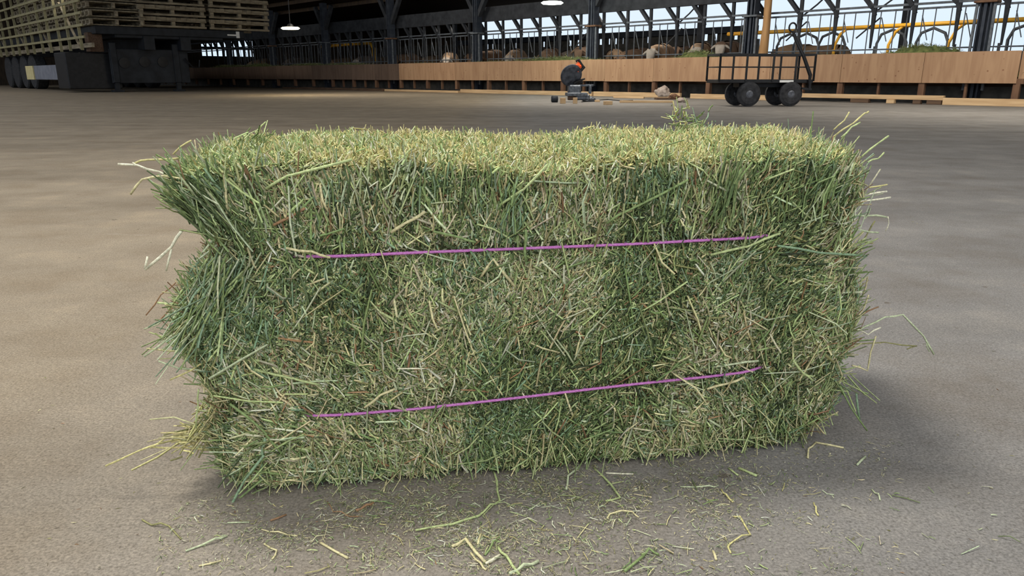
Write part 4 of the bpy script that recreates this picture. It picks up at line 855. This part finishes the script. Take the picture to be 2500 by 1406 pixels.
fs = [('light', .0034, [(1015, 1297), (1104, 1282), (1169, 1262), (1197, 1240), (1219, 1226), (1212, 1178), (1205, 1150)], 'long pale green stem bent upward toward the bale, centre foreground'),
      ('straw', .0042, [(1102, 1337), (1138, 1324), (1186, 1377)], 'golden folded straw piece, widest of the foreground straws'),
      ('straw', .003, [(1148, 1353), (1172, 1383), (1188, 1394)], 'thin golden straw beside the folded golden one'),
      ('pale', .0042, [(1186, 1380), (1221, 1358)], 'whitish short stem touching the folded golden straw'),
      ('light', .0034, [(1215, 1339), (1236, 1366), (1267, 1404)], 'green stem leaning right at the bottom edge, crossed by another'),
      ('sage', .0042, [(1244, 1404), (1280, 1388), (1314, 1374)], 'thick pale green stem crossing another at the bottom edge'),
      ('sage', .0034, [(1382, 1197), (1387, 1170), (1418, 1134)], 'flat sage green blade pointing up to the bale, middle right'),
      ('light', .0032, [(1452, 1146), (1474, 1167), (1513, 1218), (1477, 1226)], 'green stem hooked back at its lower end, in front of the bale'),
      ('straw', .0024, [(1484, 1268), (1488, 1257), (1544, 1251), (1558, 1265)], 'arched straw lying right of the centre foreground'),
      ('pale', .0026, [(1480, 1157), (1545, 1159)], 'straight whitish stem lying level close to the bale'),
      ('green', .0040, [(1524, 1397), (1573, 1358)], 'thick green stem near the bottom edge right of the middle'),
      ('green', .0036, [(1568, 1358), (1585, 1349), (1608, 1356)], 'crumpled green leaf atop the thick green stem'),
      ('light', .0044, [(1802, 1145), (1847, 1165)], 'short thick olive stem right of the middle near the bale'),
      ('light', .003, [(1779, 1145), (1802, 1162)], 'thin olive stem just left of the short thick one'),
      ('straw', .0032, [(1989, 1082), (2060, 1095)], 'pale straight stem at the lower right corner of the bale'),
      ('straw', .0032, [(1989, 1083), (1973, 1103), (1973, 1120)], 'short tan stem hanging below the right corner of the bale'),
      ('sage', .0038, [(2091, 1137), (2113, 1117)], 'small thick stem lying alone right of the bale corner'),
      ('yellow', .0026, [(1791, 1263), (1807, 1263), (1833, 1308), (1788, 1324), (1777, 1337), (1784, 1352)], 'yellowish hook shaped stem in the right foreground'),
      ('yellow', .0028, [(1986, 1229), (1991, 1245), (1996, 1260)], 'short yellow straw standing across the view, right foreground'),
      ('yellow', .0028, [(1760, 1196), (1772, 1215), (1790, 1228)], 'curved yellow straw above the hook shaped stem'),
      ('sage', .0022, [(1662, 1190), (1732, 1193), (1753, 1187)], 'long thin sage stem right of the centre'),
      ('straw', .0034, [(1741, 1347), (1749, 1369)], 'tiny golden straw at the bottom right of centre'),
      ('sage', .0022, [(2127, 1196), (2144, 1213), (2148, 1222)], 'thin dark stem lying alone at the right'),
      ('sage', .0030, [(453, 1347), (527, 1322), (555, 1310)], 'pale green curved blade at the lower left'),
      ('olive', .0024, [(347, 1271), (372, 1283), (414, 1286), (442, 1317)], 'bent olive stem, leftmost on the floor'),
      ('straw', .002, [(638, 1294), (680, 1305), (726, 1310)], 'thin tan stem below the left corner of the bale'),
      ('straw', .0036, [(782, 1328), (850, 1365)], 'tan straight straw in the left foreground'),
      ('brown', .003, [(661, 1273), (698, 1259)], 'brownish stem in the shade below the left part of the bale'),
      ('brown', .004, [(870, 1250), (895, 1240), (913, 1230)], 'pinkish brown curled leaf in front of the bale, left of centre'),
      ('brown', .0018, [(800, 1225), (815, 1250), (850, 1262), (885, 1262)], 'tangled thin brown stem left of the pinkish leaf'),
      ('sage', .0024, [(555, 1278), (610, 1276)], 'pale short stem lying below the bale foot at the left'),
      ('straw', .0024, [(485, 1384), (540, 1371)], 'short straw at the very bottom left'),
      ('straw', .0026, [(663, 1368), (676, 1352), (645, 1330)], 'bent straw in the left foreground near the bottom'),
      ('straw', .0026, [(936, 1203), (950, 1160), (962, 1135)], 'tan blade hanging from the bale onto the floor, left of centre'),
      ('sage', .0026, [(1062, 1266), (1090, 1251)], 'short pale stem just above the long bent stem'),
      ('straw', .003, [(1165, 1332), (1173, 1306)], 'short orange tan straw above the folded golden straw'),
      ('green', .0024, [(1183, 1358), (1205, 1330), (1222, 1310)], 'feathery green stem right of the folded golden straw'),
      ('sage', .0022, [(1292, 1247), (1320, 1228)], 'short grey green stem in the centre above the leaf crumbs')]
for c, w, pts, lab in fs:
    Q = [Vector(ground(x, y)) for x, y in pts]; o3 = Q[0].copy(); b = MB()
    PP = []
    for i in range(len(Q) - 1):
        for f in (0, .5): PP.append(Q[i].lerp(Q[i + 1], f) - o3)
    PP.append(Q[-1] - o3)
    PP = [q + Vector((random.uniform(-.0008, .0008), random.uniform(-.0008, .0008), w * .55 + (.004 if i == len(PP) // 2 and len(PP) > 3 else 0))) for i, q in enumerate(PP)]
    b.tube(PP, [w * random.uniform(.42, .55) for _ in PP], 6)
    o = b.build('loose_straw', M_STRAND, None, o3, 0, True); me = o.data; at = me.color_attributes.new('strand_tint', 'FLOAT_COLOR', 'POINT')
    at.data.foreach_set('color', np.tile(np.append(PAL[c], 1).astype(np.float32), len(me.vertices))); tag(o, lab, 'straw', 'loose straws on the floor')

# ------------------------------------------------------------------ light
w = bpy.data.worlds.new('overcast_sky'); SC.world = w; w.use_nodes = True; n_ = w.node_tree.nodes; l_ = w.node_tree.links
bg = n_['Background']; tc = n_.new('ShaderNodeTexCoord'); sx_ = n_.new('ShaderNodeSeparateXYZ'); l_.new(tc.outputs['Generated'], sx_.inputs[0])
cr = n_.new('ShaderNodeValToRGB'); cr.color_ramp.elements[0].position = 0.0; cr.color_ramp.elements[0].color = lin((214, 232, 250)); cr.color_ramp.elements[1].position = .5; cr.color_ramp.elements[1].color = lin((238, 240, 244))
l_.new(sx_.outputs[2], cr.inputs[0]); l_.new(cr.outputs[0], bg.inputs['Color']); bg.inputs['Strength'].default_value = .88
def area(name, loc, target, size, energy, col=(1, 1, 1), sy=None):
    d = bpy.data.lights.new(name, 'AREA'); d.energy = energy; d.size = size; d.color = col
    if sy: d.shape = 'RECTANGLE'; d.size_y = sy
    o = bpy.data.objects.new(name, d); C.objects.link(o); o.location = loc; o.rotation_euler = (Vector(target) - Vector(loc)).to_track_quat('-Z', 'Y').to_euler(); return o
area('skylight', (-1.9, 2.3, 6.0), (.2, 1.2, 0), 1.2, 260, (1, .98, .93))
area('added_front_fill', (1.5, -4.5, 4.2), (.5, 3, 0), 4.0, 150, (.92, .96, 1))  # unseen fill, added to brighten the bale front and near floor
for k, (s, t, e_) in enumerate(((3, 13.5, 260), (12, 13.5, 260), (22, 13, 150), (34, 9, 230))):
    p_ = P(s, t, 4.7); area('added_aisle_fill', p_, P(s, t + 2.2, 0), 1.2, e_, (1, .95, .86))  # added fills out of view, brightening the plywood and far floor

for s, e_ in ((8, 90), (16, 110), (24, 80)): area('added_pen_fill', P(s, T0 + 1.3, 3.6), P(s - .6, T0 + 1.9, .9), .8, e_, (1, .93, .82))  # added fills behind the fence that lift the dim cows

cam = bpy.data.cameras.new('camera'); co = bpy.data.objects.new('camera', cam); C.objects.link(co)
co.location = (0, 0, CH); co.rotation_euler = (PI / 2 - PITCH, 0, 0); cam.sensor_width = 36; cam.lens = FPX / 2500 * 36; cam.clip_start = .02; cam.clip_end = 500
SC.camera = co
SC.view_settings.view_transform = 'Standard'; SC.view_settings.look = 'None'; SC.view_settings.exposure = 0.35; SC.view_settings.gamma = 1.0; SC.view_settings.use_curve_mapping = False
